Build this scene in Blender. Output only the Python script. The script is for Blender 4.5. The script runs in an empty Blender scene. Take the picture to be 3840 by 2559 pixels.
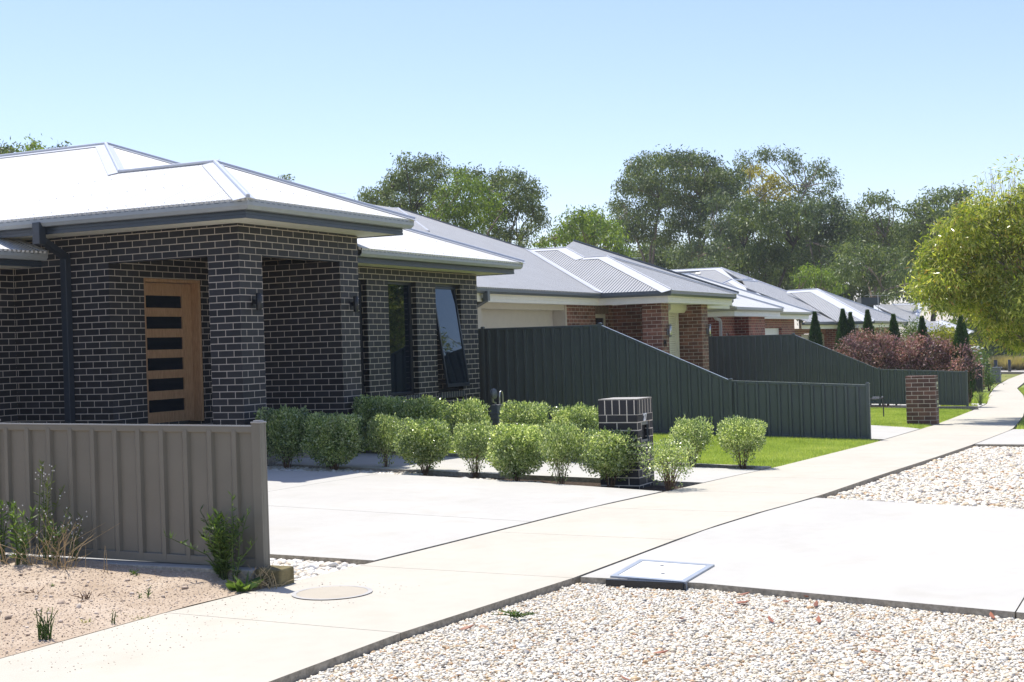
import bpy, bmesh, math, random
import numpy as np
from mathutils import Vector, Matrix
random.seed(7); RNG = np.random.default_rng(7)
sc = bpy.context.scene
COL = sc.collection
# ------------------------------------------------------------------ camera, sky, sun, exposure
EYE = 1.52
FPX, YAW, PITCH, ROLL = 5285.0, math.radians(25.730), math.radians(0.2134), math.radians(-1.8585)
_f = Vector((math.cos(YAW)*math.cos(PITCH), math.sin(YAW)*math.cos(PITCH), math.sin(PITCH)))
_r = Vector((math.sin(YAW), -math.cos(YAW), 0)); _u = _r.cross(_f)
_c, _s = math.cos(ROLL), math.sin(ROLL)
RV, UV_ = _c*_r + _s*_u, -_s*_r + _c*_u
cam = bpy.data.cameras.new('camera'); cam.sensor_width = 36; cam.lens = FPX/3840*36
cam.clip_start = 0.1; cam.clip_end = 3000
camo = bpy.data.objects.new('camera', cam); COL.objects.link(camo)
mw = Matrix.Identity(4)
for i in range(3):
    mw[i][0] = RV[i]; mw[i][1] = UV_[i]; mw[i][2] = -_f[i]
mw[2][3] = EYE
camo.matrix_world = mw
sc.camera = camo
SUN = Vector((.215, .315, .925)).normalized()          # towards the sun
w = bpy.data.worlds.new('World'); sc.world = w; w.use_nodes = True
nt = w.node_tree; nt.nodes.clear()
sky = nt.nodes.new('ShaderNodeTexSky'); sky.sky_type = 'NISHITA'; sky.sun_disc = False
sky.sun_elevation = math.asin(SUN.z); sky.sun_rotation = math.atan2(SUN.x, SUN.y)
sky.altitude = 150; sky.air_density = 1.0; sky.dust_density = 0.6; sky.ozone_density = 3.2
bg = nt.nodes.new('ShaderNodeBackground'); bg.inputs[1].default_value = 0.131
wo = nt.nodes.new('ShaderNodeOutputWorld')
tint = nt.nodes.new('ShaderNodeMix'); tint.data_type = 'RGBA'; tint.blend_type = 'MULTIPLY'; tint.inputs[0].default_value = 1; tint.inputs[7].default_value = (1.02, .93, .985, 1)
nt.links.new(sky.outputs[0], tint.inputs[6]); nt.links.new(tint.outputs[2], bg.inputs[0]); nt.links.new(bg.outputs[0], wo.inputs[0])
sl = bpy.data.lights.new('sun', 'SUN'); sl.energy = 4.2; sl.angle = math.radians(0.53); sl.color = (1, .955, .88)
so = bpy.data.objects.new('sun', sl); COL.objects.link(so)
so.rotation_euler = SUN.to_track_quat('Z', 'Y').to_euler()
sc.view_settings.view_transform = 'Standard'; sc.view_settings.look = 'None'
sc.view_settings.exposure = 0.62; sc.view_settings.gamma = 1
sc.cycles.max_bounces = 8; sc.cycles.transparent_max_bounces = 8
# ------------------------------------------------------------------ survey: photo points to places
def ray(px, py): return RV*((px-1920)/FPX) - UV_*((py-1279.5)/FPX) + _f
O = Vector((0, 0, EYE))
def onx(px, py, x): d = ray(px, py); return O + d*(x/d.x)
def ony(px, py, y): d = ray(px, py); return O + d*(y/d.y)
def onplane(px, py, p, n):
    d = ray(px, py); n = Vector(n); return O + d*((Vector(p)-O).dot(n)/d.dot(n))
def atdepth(px, py, D): return O + ray(px, py)*D
LPOLY = [(3,5.6),(5.4,5.57),(6.9,5.56),(8.88,5.33),(13.7,4.93),(17.1,4.70),(23,4.65),(30,4.8),(39,5.3),(45.7,5.75),(53,6.6),(62,7.5),(68,8.0),(75,8.4),(84,8.6)]
RPOLY = [(3,3.95),(5.4,3.9),(6.6,3.87),(8.49,3.66),(10.78,3.58),(13.4,3.30),(16,3.2),(19.5,3.1),(22.44,3.05),(27.6,3.05),(34.4,3.55),(44,4.45),(52.6,5.4),(61,6.5),(69.7,7.1),(84,7.4)]
LX = [p[0] for p in LPOLY]; LY = [p[1] for p in LPOLY]; RX = [p[0] for p in RPOLY]; RY = [p[1] for p in RPOLY]
def yL(x): return np.interp(x, LX, LY)
def yR(x): return np.interp(x, RX, RY)
def gz(x, y):
    a = np.interp(x, [-100,12,16,45,70,300], [0,0,-.06,-.72,-.95,-.95])
    return a + np.clip((np.asarray(y)-yL(x))*.03, 0, .2)
def gzf(x, y): return float(gz(x, y))
def G(px, py):
    d = ray(px, py); lo, hi, t = None, None, 2.0
    while t < 300:
        p = O + d*t
        if p.z <= gzf(p.x, p.y): hi = t; break
        lo = t; t *= 1.02
    for _ in range(25):
        m = (lo+hi)/2; p = O + d*m
        if p.z <= gzf(p.x, p.y): hi = m
        else: lo = m
    return O + d*hi
# ------------------------------------------------------------------ objects
def tag(o, label=None, cat=None, group=None, kind=None):
    if label: o['label'] = label
    if cat: o['category'] = cat
    if group: o['group'] = group
    if kind: o['kind'] = kind
    return o
def empty(name, loc=(0,0,0), label=None, cat=None, group=None):
    o = bpy.data.objects.new(name, None); o.empty_display_size = .2; COL.objects.link(o); o.location = loc
    return tag(o, label, cat, group)
def link(name, me, mat, parent=None, smooth=False):
    o = bpy.data.objects.new(name, me); COL.objects.link(o)
    if mat: me.materials.append(mat)
    if smooth: me.polygons.foreach_set('use_smooth', [True]*len(me.polygons))
    if parent:
        o.parent = parent
        if parent.type == 'EMPTY': o.matrix_parent_inverse = Matrix.Translation(-Vector(parent.location))
    return o
def copy_tree(o, loc, rz=0.0, sc_=(1,1,1), label=None):
    r = o.copy(); COL.objects.link(r); r.location = loc; r.rotation_euler = (0,0,rz); r.scale = sc_
    if label: r['label'] = label
    for ch in [c for c in bpy.data.objects if c.parent == o]:
        c2 = ch.copy(); COL.objects.link(c2); c2.parent = r
    return r
class MB:
    def __init__(s): s.v = []; s.f = []
    def add(s, vs, fs):
        n = len(s.v); s.v += [tuple(a) for a in vs]; s.f += [tuple(i+n for i in f) for f in fs]
    def box(s, x0, x1, y0, y1, z0, z1):
        s.add([(x0,y0,z0),(x1,y0,z0),(x1,y1,z0),(x0,y1,z0),(x0,y0,z1),(x1,y0,z1),(x1,y1,z1),(x0,y1,z1)],
              [(3,2,1,0),(4,5,6,7),(0,1,5,4),(1,2,6,5),(2,3,7,6),(3,0,4,7)])
    def obox(s, c, a, b, cc):       # oriented box, half vectors
        c, a, b, cc = map(Vector, (c, a, b, cc)); vs = []
        for k in (-1, 1):
            for (i, j) in ((-1,-1),(1,-1),(1,1),(-1,1)): vs.append(c + a*i + b*j + cc*k)
        s.add(vs, [(3,2,1,0),(4,5,6,7),(0,1,5,4),(1,2,6,5),(2,3,7,6),(3,0,4,7)])
    def poly(s, pts, thick=0.0, n=None):
        pts = [Vector(p) for p in pts]
        if thick <= 0: s.add(pts, [tuple(range(len(pts)))]); return
        n = Vector(n) if n else (pts[1]-pts[0]).cross(pts[2]-pts[0]).normalized()
        lo = [p - n*thick for p in pts]; k = len(pts)
        s.add(pts+lo, [tuple(range(k)), tuple(range(2*k-1, k-1, -1))] + [(i, k+i, k+(i+1) % k, (i+1) % k) for i in range(k)])
    def tube(s, pts, r, n=8, cap=True):
        pts = [Vector(p) for p in pts]; rs = r if hasattr(r, '__len__') else [r]*len(pts); base = len(s.v); prev = None
        for i, p in enumerate(pts):
            t = (pts[min(i+1, len(pts)-1)] - pts[max(i-1, 0)]).normalized()
            a = t.cross(Vector((0,0,1)) if abs(t.z) < .95 else Vector((1,0,0))).normalized() if prev is None else (prev - t*prev.dot(t)).normalized()
            prev = a; b = t.cross(a)
            for k in range(n):
                an = 2*math.pi*k/n; s.v.append(tuple(p + (a*math.cos(an)+b*math.sin(an))*rs[i]))
        for i in range(len(pts)-1):
            for k in range(n):
                a = base+i*n+k; b = base+i*n+(k+1) % n; s.f.append((a, b, b+n, a+n))
        if cap: s.f.append(tuple(base+k for k in range(n-1,-1,-1))); e = base+(len(pts)-1)*n; s.f.append(tuple(e+k for k in range(n)))
    def lathe(s, c, prof, n=16, axis='z'):
        base = len(s.v)
        for (r, h) in prof:
            for k in range(n):
                a = 2*math.pi*k/n
                d = (r*math.cos(a), r*math.sin(a), h) if axis == 'z' else ((h, r*math.cos(a), r*math.sin(a)) if axis == 'x' else (r*math.cos(a), h, r*math.sin(a)))
                s.v.append((c[0]+d[0], c[1]+d[1], c[2]+d[2]))
        for i in range(len(prof)-1):
            for k in range(n):
                a = base+i*n+k; b = base+i*n+(k+1) % n; s.f.append((a, b, b+n, a+n))
        s.f.append(tuple(base+k for k in range(n-1,-1,-1))); e = base+(len(prof)-1)*n; s.f.append(tuple(e+k for k in range(n)))
    def sweep(s, path, prof, closed=True):
        """path: plan points (x,y,z); prof: (offset to the right of travel, dz)"""
        P = [Vector(p) for p in path]; n = len(prof); base = len(s.v)
        for i, p in enumerate(P):
            a = (P[i]-P[i-1]) if i else None; b = (P[i+1]-P[i]) if i < len(P)-1 else None
            ns = []
            for t in (a, b):
                if t is not None: t = Vector((t.x, t.y, 0)).normalized(); ns.append(Vector((t.y, -t.x, 0)))
            m = ns[0] if len(ns) == 1 else (ns[0]+ns[1])/(1+ns[0].dot(ns[1]))
            for (o, h) in prof: s.v.append(tuple(p + m*o + Vector((0,0,h))))
        for i in range(len(P)-1):
            for k in range(n if closed else n-1):
                a = base+i*n+k; b = base+i*n+(k+1) % n; s.f.append((a, a+n, b+n, b))
        if closed: s.f.append(tuple(base+k for k in range(n))); e = base+(len(P)-1)*n; s.f.append(tuple(e+k for k in range(n-1,-1,-1)))
    def mesh(s, name):
        me = bpy.data.meshes.new(name); me.from_pydata(s.v, [], s.f); me.update(); return me
    def build(s, name, mat, parent=None, smooth=False, bevel=0, label=None):
        o = link(name, s.mesh(name), mat, parent, smooth)
        if bevel:
            m = o.modifiers.new('bevel', 'BEVEL'); m.width = bevel; m.segments = 2; m.limit_method = 'ANGLE'
        if label: o['label'] = label
        return o
def npmesh(name, verts, quads):
    me = bpy.data.meshes.new(name); nv, nf, k = len(verts), len(quads), quads.shape[1]
    me.vertices.add(nv); me.vertices.foreach_set('co', np.ascontiguousarray(verts, dtype=np.float32).ravel())
    me.loops.add(nf*k); me.loops.foreach_set('vertex_index', np.ascontiguousarray(quads, dtype=np.int32).ravel())
    me.polygons.add(nf); me.polygons.foreach_set('loop_start', np.arange(nf, dtype=np.int32)*k)
    me.update(calc_edges=True); me.validate(); return me
# ------------------------------------------------------------------ materials
class NT:
    def __init__(s, name):
        s.m = bpy.data.materials.new(name); s.m.use_nodes = True; s.t = s.m.node_tree
        s.b = s.t.nodes['Principled BSDF']; s.o = s.t.nodes['Material Output']
    def n(s, ty, **kw):
        x = s.t.nodes.new(ty)
        for k, v in kw.items():
            setattr(x, k, v)
        return x
    def l(s, a, b): s.t.links.new(a, b)
    def math(s, op, a, b=None, c=None):
        x = s.n('ShaderNodeMath', operation=op)
        for i, v in enumerate((a, b, c)):
            if v is None: continue
            if isinstance(v, (int, float)): x.inputs[i].default_value = v
            else: s.l(v, x.inputs[i])
        return x.outputs[0]
    def noise(s, scale, detail=3, rough=.6, vec=None):
        x = s.n('ShaderNodeTexNoise'); x.inputs['Scale'].default_value = scale; x.inputs['Detail'].default_value = detail; x.inputs['Roughness'].default_value = rough
        if vec is not None: s.l(vec, x.inputs['Vector'])
        return x.outputs['Fac']
    def pos(s): return s.n('ShaderNodeNewGeometry').outputs['Position']
    def ramp(s, fac, stops):
        x = s.n('ShaderNodeValToRGB'); e = x.color_ramp.elements
        while len(e) < len(stops): e.new(.5)
        for i, (p, c) in enumerate(stops): e[i].position = p; e[i].color = (*c, 1)
        s.l(fac, x.inputs[0]); return x.outputs[0]
    def bump(s, h, strength, dist, normal=None):
        x = s.n('ShaderNodeBump'); x.inputs['Strength'].default_value = strength; x.inputs['Distance'].default_value = dist
        s.l(h, x.inputs['Height'])
        if normal: s.l(normal, x.inputs['Normal'])
        s.l(x.outputs[0], s.b.inputs['Normal']); return x.outputs[0]
    def mix(s, fac, a, b, mode='MIX'):
        x = s.n('ShaderNodeMix', data_type='RGBA', blend_type=mode)
        for i, v in ((0, fac), (6, a), (7, b)):
            if isinstance(v, (int, float)): x.inputs[i].default_value = v
            elif isinstance(v, tuple): x.inputs[i].default_value = (*v, 1)
            else: s.l(v, x.inputs[i])
        return x.outputs[2]
    def set(s, rough=.6, spec=.5, metal=0):
        s.b.inputs['Roughness'].default_value = rough; s.b.inputs['Specular IOR Level'].default_value = spec; s.b.inputs['Metallic'].default_value = metal
def flat(name, col, rough=.5, spec=.5, metal=0, vary=.06, scale=6.0, bump=0.0):
    k = NT(name); k.set(rough, spec, metal); p = k.pos()
    f = k.noise(scale, 5, .65, p)
    a = tuple(max(0, c*(1-vary*2)) for c in col); b = tuple(min(1, c*(1+vary*2)) for c in col)
    k.l(k.ramp(f, [(.3, a), (.7, b)]), k.b.inputs['Base Color'])
    if bump: k.bump(k.noise(scale*12, 4, .6, p), bump, .01)
    return k.m
def wall_uv(k, x0, y0, z0):
    g = k.n('ShaderNodeNewGeometry'); sp = k.n('ShaderNodeSeparateXYZ'); k.l(g.outputs['Position'], sp.inputs[0])
    sn = k.n('ShaderNodeSeparateXYZ'); k.l(g.outputs['True Normal'], sn.inputs[0])
    isx = k.math('GREATER_THAN', k.math('ABSOLUTE', sn.outputs[0]), .6)
    ux = k.math('SUBTRACT', x0-.006, sp.outputs[0]); uy = k.math('SUBTRACT', sp.outputs[1], y0+.12)
    u = k.math('ADD', k.math('MULTIPLY', isx, uy), k.math('MULTIPLY', k.math('SUBTRACT', 1.0, isx), ux))
    v = k.math('SUBTRACT', sp.outputs[2], z0-.086*100)
    cb = k.n('ShaderNodeCombineXYZ'); k.l(k.math('ADD', u, 24.0), cb.inputs[0]); k.l(v, cb.inputs[1])
    return cb.outputs[0], g
def brick(name, cols, mortar, x0, y0, z0, rough=.55, streak=.25, parity=0.0):
    k = NT(name); k.set(rough, .5)
    uv, g = wall_uv(k, x0+parity, y0, z0)
    b = k.n('ShaderNodeTexBrick'); b.offset = .5; b.offset_frequency = 2; b.squash = 1
    k.l(uv, b.inputs['Vector'])
    for nm, v in (('Scale', 1.0), ('Mortar Size', .0056), ('Mortar Smooth', .12), ('Bias', 0.0), ('Brick Width', .24), ('Row Height', .086)): b.inputs[nm].default_value = v
    b.inputs['Color1'].default_value = (0,0,0,1); b.inputs['Color2'].default_value = (1,1,1,1); b.inputs['Mortar'].default_value = (.5,.5,.5,1)
    base = k.ramp(b.outputs['Color'], [(0, cols[0]), (.5, cols[1]), (1, cols[2])])
    n1 = k.noise(3.2, 5, .7, g.outputs['Position']); n2 = k.noise(55, 3, .6, g.outputs['Position'])
    sc1 = k.ramp(n1, [(.38, (1-streak,)*3), (.62, (1+streak,)*3)]); sc2 = k.ramp(n2, [(.3, (.88,)*3), (.7, (1.1,)*3)])
    base = k.mix(1.0, k.mix(1.0, base, sc1, 'MULTIPLY'), sc2, 'MULTIPLY')
    mo = k.ramp(k.noise(9, 4, .7, g.outputs['Position']), [(.3, tuple(c*.8 for c in mortar)), (.7, mortar)])
    k.l(k.mix(b.outputs['Fac'], base, mo), k.b.inputs['Base Color'])
    k.l(k.ramp(b.outputs['Fac'], [(0, (rough,)*3), (1, (.95,)*3)]), k.b.inputs['Roughness'])
    h = k.math('ADD', k.math('MULTIPLY', b.outputs['Fac'], -1.0), k.math('MULTIPLY', n2, .25))
    k.bump(h, .7, .006)
    return k.m
def soldier(name, col, mortar, x0, y0, pitch=.086):   # bricks stood on end: vertical joints only
    k = NT(name); k.set(.6, .5); uv, g = wall_uv(k, x0, y0, 0)
    sp = k.n('ShaderNodeSeparateXYZ'); k.l(uv, sp.inputs[0])
    fr = k.math('FRACT', k.math('DIVIDE', sp.outputs[0], pitch)); m = k.math('LESS_THAN', fr, .12)
    k.l(k.mix(m, col, mortar), k.b.inputs['Base Color']); k.bump(k.math('MULTIPLY', m, -1.0), .6, .005)
    return k.m
def corrugated(name, col, rough=.42, spec=.5, pitch=.076, amp=.012):
    k = NT(name); k.set(rough, spec); g = k.n('ShaderNodeNewGeometry')
    sp = k.n('ShaderNodeSeparateXYZ'); k.l(g.outputs['Position'], sp.inputs[0])
    sn = k.n('ShaderNodeSeparateXYZ'); k.l(g.outputs['True Normal'], sn.inputs[0])
    isx = k.math('GREATER_THAN', k.math('ABSOLUTE', sn.outputs[0]), k.math('ABSOLUTE', sn.outputs[1]))
    u = k.math('ADD', k.math('MULTIPLY', isx, sp.outputs[1]), k.math('MULTIPLY', k.math('SUBTRACT', 1.0, isx), sp.outputs[0]))
    s = k.math('SINE', k.math('MULTIPLY', u, 2*math.pi/pitch))
    lap = k.math('LESS_THAN', k.math('FRACT', k.math('DIVIDE', u, pitch*10)), .03)
    nz = k.noise(1.3, 4, .6, g.outputs['Position'])
    c = k.ramp(nz, [(.3, tuple(v*.94 for v in col)), (.7, tuple(min(1, v*1.03) for v in col))])
    k.l(k.mix(k.math('MULTIPLY', lap, .3), c, tuple(v*.55 for v in col)), k.b.inputs['Base Color'])
    k.bump(s, 1.0, amp); return k.m
def concrete(name, col, speck=.5, rough=.85):
    k = NT(name); k.set(rough, .3); p = k.pos()
    a = k.noise(.9, 6, .65, p); b = k.noise(90, 3, .7, p); c = k.noise(7, 4, .6, p)
    base = k.ramp(a, [(.3, tuple(v*.93 for v in col)), (.7, tuple(v*1.03 for v in col))])
    base = k.mix(1.0, base, k.ramp(c, [(.3, (.965,)*3), (.7, (1.015,)*3)]), 'MULTIPLY')
    base = k.mix(1.0, base, k.ramp(b, [(.28, (.86,)*3), (.42, (1,)*3)]), 'MULTIPLY')
    st = k.noise(2.1, 2, .5, p); sm = k.ramp(st, [(.56, (1,)*3), (.70, (.945, .93, .90))])
    base = k.mix(speck, base, k.mix(1.0, base, sm, 'MULTIPLY'))
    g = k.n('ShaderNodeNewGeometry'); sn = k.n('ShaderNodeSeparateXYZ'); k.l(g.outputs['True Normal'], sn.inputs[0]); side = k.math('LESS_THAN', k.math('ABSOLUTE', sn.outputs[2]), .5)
    raw = k.ramp(k.noise(26, 5, .75, p), [(.35, (.20,.18,.145)), (.65, (.42,.38,.31))])      # raw, darker mottled slab edges
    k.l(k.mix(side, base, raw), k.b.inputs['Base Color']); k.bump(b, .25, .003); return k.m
def pebble_mat(name, stops, rough=.55):
    k = NT(name); k.set(rough, .4); g = k.n('ShaderNodeNewGeometry')
    c = k.ramp(g.outputs['Random Per Island'], stops)
    k.l(k.mix(1.0, c, k.ramp(k.noise(60, 3, .6, g.outputs['Position']), [(.3, (.85,)*3), (.7, (1.08,)*3)]), 'MULTIPLY'), k.b.inputs['Base Color'])
    return k.m
def leaf_mat(name, stops, trans=.45, rough=.45, spec=.5, nscale=.6, namt=.25, tcol=None):
    k = NT(name); k.set(rough, spec); g = k.n('ShaderNodeNewGeometry')
    oi = k.n('ShaderNodeObjectInfo')
    r = k.math('FRACT', k.math('ADD', g.outputs['Random Per Island'], k.math('MULTIPLY', oi.outputs['Random'], 0.0)))
    c = k.ramp(r, stops)
    nz = k.noise(nscale, 3, .6, g.outputs['Position'])
    c = k.mix(1.0, c, k.ramp(nz, [(.35, (1-namt, 1-namt*.8, 1-namt*.6)), (.65, (1+namt, 1+namt, 1+namt*.3))]), 'MULTIPLY')
    c = k.mix(1.0, c, k.ramp(oi.outputs['Random'], [(0, (.84,.86,.80)), (1, (1.14,1.12,1.10))]), 'MULTIPLY')
    k.l(c, k.b.inputs['Base Color'])
    tr = k.n('ShaderNodeBsdfTranslucent'); tc = k.mix(1.0, c, tcol or (1.25, 1.35, .55), 'MULTIPLY'); k.l(tc, tr.inputs[0])
    mx = k.n('ShaderNodeMixShader'); mx.inputs[0].default_value = trans
    k.l(k.b.outputs[0], mx.inputs[1]); k.l(tr.outputs[0], mx.inputs[2]); k.l(mx.outputs[0], k.o.inputs[0])
    return k.m
# ------------------------------------------------------------------ generators
def slab(mb, poly, dz=0.0, thick=.1, step=1.2, zf=None):
    zf = zf or gzf
    bm = bmesh.new(); vs = [bm.verts.new((x, y, 0)) for x, y in poly]; f = bm.faces.new(vs)
    if f.calc_area() and sum((poly[i][0]*poly[(i+1) % len(poly)][1]-poly[(i+1) % len(poly)][0]*poly[i][1]) for i in range(len(poly))) < 0: f.normal_flip()
    bmesh.ops.triangulate(bm, faces=bm.faces[:])
    for _ in range(7):
        e = [x for x in bm.edges if x.calc_length() > step]
        if not e: break
        bmesh.ops.subdivide_edges(bm, edges=e, cuts=1); bmesh.ops.triangulate(bm, faces=[f for f in bm.faces if len(f.verts) > 3])
    bm.verts.ensure_lookup_table(); bm.verts.index_update()
    base = len(mb.v); n = len(bm.verts)
    for v in bm.verts: mb.v.append((v.co.x, v.co.y, zf(v.co.x, v.co.y)+dz))
    for f in bm.faces: mb.f.append(tuple(base+v.index for v in f.verts))
    if thick > 0:
        for v in bm.verts: mb.v.append((v.co.x, v.co.y, zf(v.co.x, v.co.y)+dz-thick))
        for e in bm.edges:
            if e.is_boundary:
                f = e.link_faces[0]; l = [l for l in f.loops if l.edge == e][0]
                a, b = l.vert.index, l.link_loop_next.vert.index
                mb.f.append((base+b, base+a, base+a+n, base+b+n))
    bm.free()
def inpoly(P, poly):
    x, y = P[:,0], P[:,1]; r = np.zeros(len(P), bool); n = len(poly)
    for i in range(n):
        x1, y1 = poly[i]; x2, y2 = poly[(i+1) % n]
        c = ((y1 > y) != (y2 > y)) & (x < (x2-x1)*(y-y1)/((y2-y1) if y2 != y1 else 1e-9)+x1); r ^= c
    return r
def icos(level):
    bm = bmesh.new(); bmesh.ops.create_icosphere(bm, subdivisions=level, radius=1)
    v = np.array([v.co[:] for v in bm.verts]); f = np.array([[q.index for q in x.verts] for x in bm.faces]); bm.free(); return v, f
ICO = {1: icos(1), 2: icos(2)}
def rotm(az, tilt, tz):
    ca, sa = np.cos(az), np.sin(az); ct, st = np.cos(tilt), np.sin(tilt); cz, sz = np.cos(tz), np.sin(tz)
    Z = np.zeros((len(az), 3, 3)); Z[:,0,0] = ca; Z[:,0,1] = -sa; Z[:,1,0] = sa; Z[:,1,1] = ca; Z[:,2,2] = 1
    X = np.zeros_like(Z); X[:,0,0] = 1; X[:,1,1] = ct; X[:,1,2] = -st; X[:,2,1] = st; X[:,2,2] = ct
    W = np.zeros_like(Z); W[:,0,0] = cz; W[:,0,1] = -sz; W[:,1,0] = sz; W[:,1,1] = cz; W[:,2,2] = 1
    return W@X@Z
def scatter(poly, spacing):
    xs = [p[0] for p in poly]; ys = [p[1] for p in poly]
    gx, gy = np.meshgrid(np.arange(min(xs), max(xs), spacing), np.arange(min(ys), max(ys), spacing))
    P = np.stack([gx.ravel(), gy.ravel()], 1); P += RNG.uniform(-.5, .5, P.shape)*spacing
    return P[inpoly(P, poly)]
def pebbles(name, polys, spacing, size, mat, dz, level=2, label=None, zf=None, zj=.35):
    P = np.concatenate([scatter(p, spacing) for p in polys]); n = len(P); v, f = ICO[level]
    s = RNG.lognormal(0, .28, (n,1))*size; sc3 = s*np.stack([RNG.uniform(.8,1.45,n), RNG.uniform(.7,1.05,n), RNG.uniform(.45,.75,n)], 1)*.5
    lump = 1 + .16*RNG.standard_normal((n, len(v)))*(1 if level == 1 else .7)
    V = v[None]*lump[:,:,None]*sc3[:,None,:]
    R = rotm(RNG.uniform(0, 6.28, n), RNG.normal(0, .35, n), RNG.uniform(0, 6.28, n))
    V = np.einsum('nij,nkj->nki', R, V)
    z = (gz(P[:,0], P[:,1]) if zf is None else zf(P[:,0], P[:,1])) + dz + RNG.uniform(-.5, .5, n)*size*zj
    V += np.stack([P[:,0], P[:,1], z], 1)[:,None,:]
    F = (f[None] + (np.arange(n)*len(v))[:,None,None]).reshape(-1, 3)
    me = npmesh(name, V.reshape(-1,3), F); o = link(name, me, mat, None, True)
    tag(o, label, 'pebbles', kind='stuff'); return o
def leafquads(C, D, L, W, flop=.6):
    n = len(C); D = D/np.linalg.norm(D, axis=1, keepdims=True)
    r = RNG.standard_normal((n,3)); S = np.cross(D, r); S /= np.linalg.norm(S, axis=1, keepdims=True)+1e-9
    L = np.broadcast_to(np.asarray(L, float), (n,))[:,None]; W = np.broadcast_to(np.asarray(W, float), (n,))[:,None]
    N = np.cross(D, S)
    a = C; b = C + D*L*.45 + S*W*.5 + N*W*.12; c = C + D*L; d = C + D*L*.45 - S*W*.5 + N*W*.12
    V = np.stack([a,b,c,d], 1).reshape(-1,3); F = np.arange(n*4).reshape(-1,4); return V, F
def blades(name, polys, density, h, wd, mat, label, dz=0.0, cat='grass', lean=.35):
    Ps = []
    for p in polys: Ps.append(scatter(p, 1/math.sqrt(density)))
    P = np.concatenate(Ps); n = len(P)
    H = h*RNG.uniform(.6, 1.3, n); az = RNG.uniform(0, 6.28, n); ln = np.abs(RNG.normal(0, lean, n))*H
    B = np.stack([P[:,0], P[:,1], gz(P[:,0], P[:,1])+dz], 1)
    T = B + np.stack([np.cos(az)*ln, np.sin(az)*ln, H], 1); a2 = RNG.uniform(0, 6.28, n)
    S = np.stack([np.cos(a2), np.sin(a2), np.zeros(n)], 1)*wd*.5
    V = np.stack([B-S, B+S, T], 1).reshape(-1,3); F = np.arange(n*3).reshape(-1,3)
    return tag(link(name, npmesh(name, V, F), mat), label, cat, kind='stuff')
# ------------------------------------------------------------------ materials in use
M = {}
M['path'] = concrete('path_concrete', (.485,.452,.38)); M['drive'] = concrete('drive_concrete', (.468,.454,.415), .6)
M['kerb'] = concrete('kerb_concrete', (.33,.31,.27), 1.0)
M['mossy'] = flat('mossy_concrete', (.17,.14,.07), .95, .2, vary=.25, scale=9, bump=.5)
M['dark_brick'] = brick('charcoal_brick', ((.0105,.0095,.0115),(.0165,.0155,.0175),(.027,.025,.028)), (.54,.465,.39), 14.32, 10.63, 3.13, .62, .22)
M['dark_soldier'] = soldier('charcoal_sill_brick', (.028,.03,.038), (.40,.37,.33), 14.32, 10.63)
M['brown_brick'] = brick('brown_brick', ((.12,.048,.03),(.18,.076,.048),(.24,.105,.068)), (.55,.48,.40), 30.37, 10.84, 2.43, .7, .3)
M['brown_soldier'] = soldier('brown_head_brick', (.13,.07,.045), (.5,.44,.36), 30.37, 10.84)
M['red_brick'] = brick('red_brick', ((.15,.038,.025),(.21,.054,.034),(.26,.075,.045)), (.55,.46,.38), 43.45, 12.6, 2.3, .7, .3)
M['roof_white'] = corrugated('pale_roof_steel', (.68,.68,.665), amp=.014); M['roof_grey'] = corrugated('grey_roof_steel', (.46,.46,.45), .45, amp=.024)
M['roof_blue'] = corrugated('bluish_roof_steel', (.49,.49,.485), .45, amp=.024)
M['cap_white'] = flat('pale_flashing', (.50,.52,.56), .35, vary=.02); M['cap_grey'] = flat('grey_flashing', (.50,.51,.53), .32, vary=.03)
M['gutter_light'] = flat('light_gutter', (.33,.345,.35), .38, vary=.03); M['gutter_dark'] = flat('slate_gutter', (.10,.115,.125), .35, vary=.04)
M['fascia_dark'] = flat('charcoal_fascia', (.040,.052,.068), .35, vary=.04); M['cream'] = flat('cream_paint', (.78,.74,.62), .5, vary=.02)
M['white_paint'] = flat('white_paint', (.78,.78,.76), .45, vary=.02); M['door_cream'] = flat('cream_panel', (.52,.47,.385), .5, vary=.02)
M['downpipe'] = flat('charcoal_pipe', (.030,.038,.050), .35, vary=.04); M['black'] = flat('black_metal', (.013,.014,.017), .4, vary=.05)
M['frame_dark'] = flat('dark_window_frame', (.018,.022,.028), .35, vary=.03)
M['steel'] = flat('brushed_steel', (.55,.56,.57), .3, metal=.8, vary=.03); M['grey_plastic'] = flat('grey_meter_case', (.16,.165,.17), .5)
M['fence_green'] = flat('dark_green_fence', (.082,.095,.103), .45, vary=.05, scale=1.5); M['fence_grey'] = flat('taupe_fence', (.160,.149,.119), .45, vary=.05, scale=1.5)
M['fence_char'] = flat('charcoal_fence', (.03,.032,.038), .42, vary=.05)
M['fence_cap'] = flat('fence_rail_paint', (.10,.115,.13), .12, 1.0, vary=.03); M['cap_taupe'] = flat('taupe_rail_paint', (.24,.235,.225), .12, 1.0, vary=.03)
M['soil'] = None
def glass(name, col, rough=.02, ior=1.7):
    k = NT(name); k.b.inputs['Specular Tint'].default_value = (.62,.82,1,1); k.b.inputs['Base Color'].default_value = (*col, 1); k.b.inputs['Roughness'].default_value = rough; k.b.inputs['IOR'].default_value = ior
    k.bump(k.noise(.8, 2, .5, k.pos()), .03, .05); return k.m
M['glass'] = glass('tinted_window_glass', (.004,.008,.016), .015, 1.75); M['door_glass'] = glass('dark_door_glass', (.008,.011,.016), .12, 1.5)
k = NT('timber'); k.set(.5, .4); p = k.pos(); mp = k.n('ShaderNodeMapping'); mp.inputs['Scale'].default_value = (9, 9, 1.1); k.l(p, mp.inputs[0])
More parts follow.
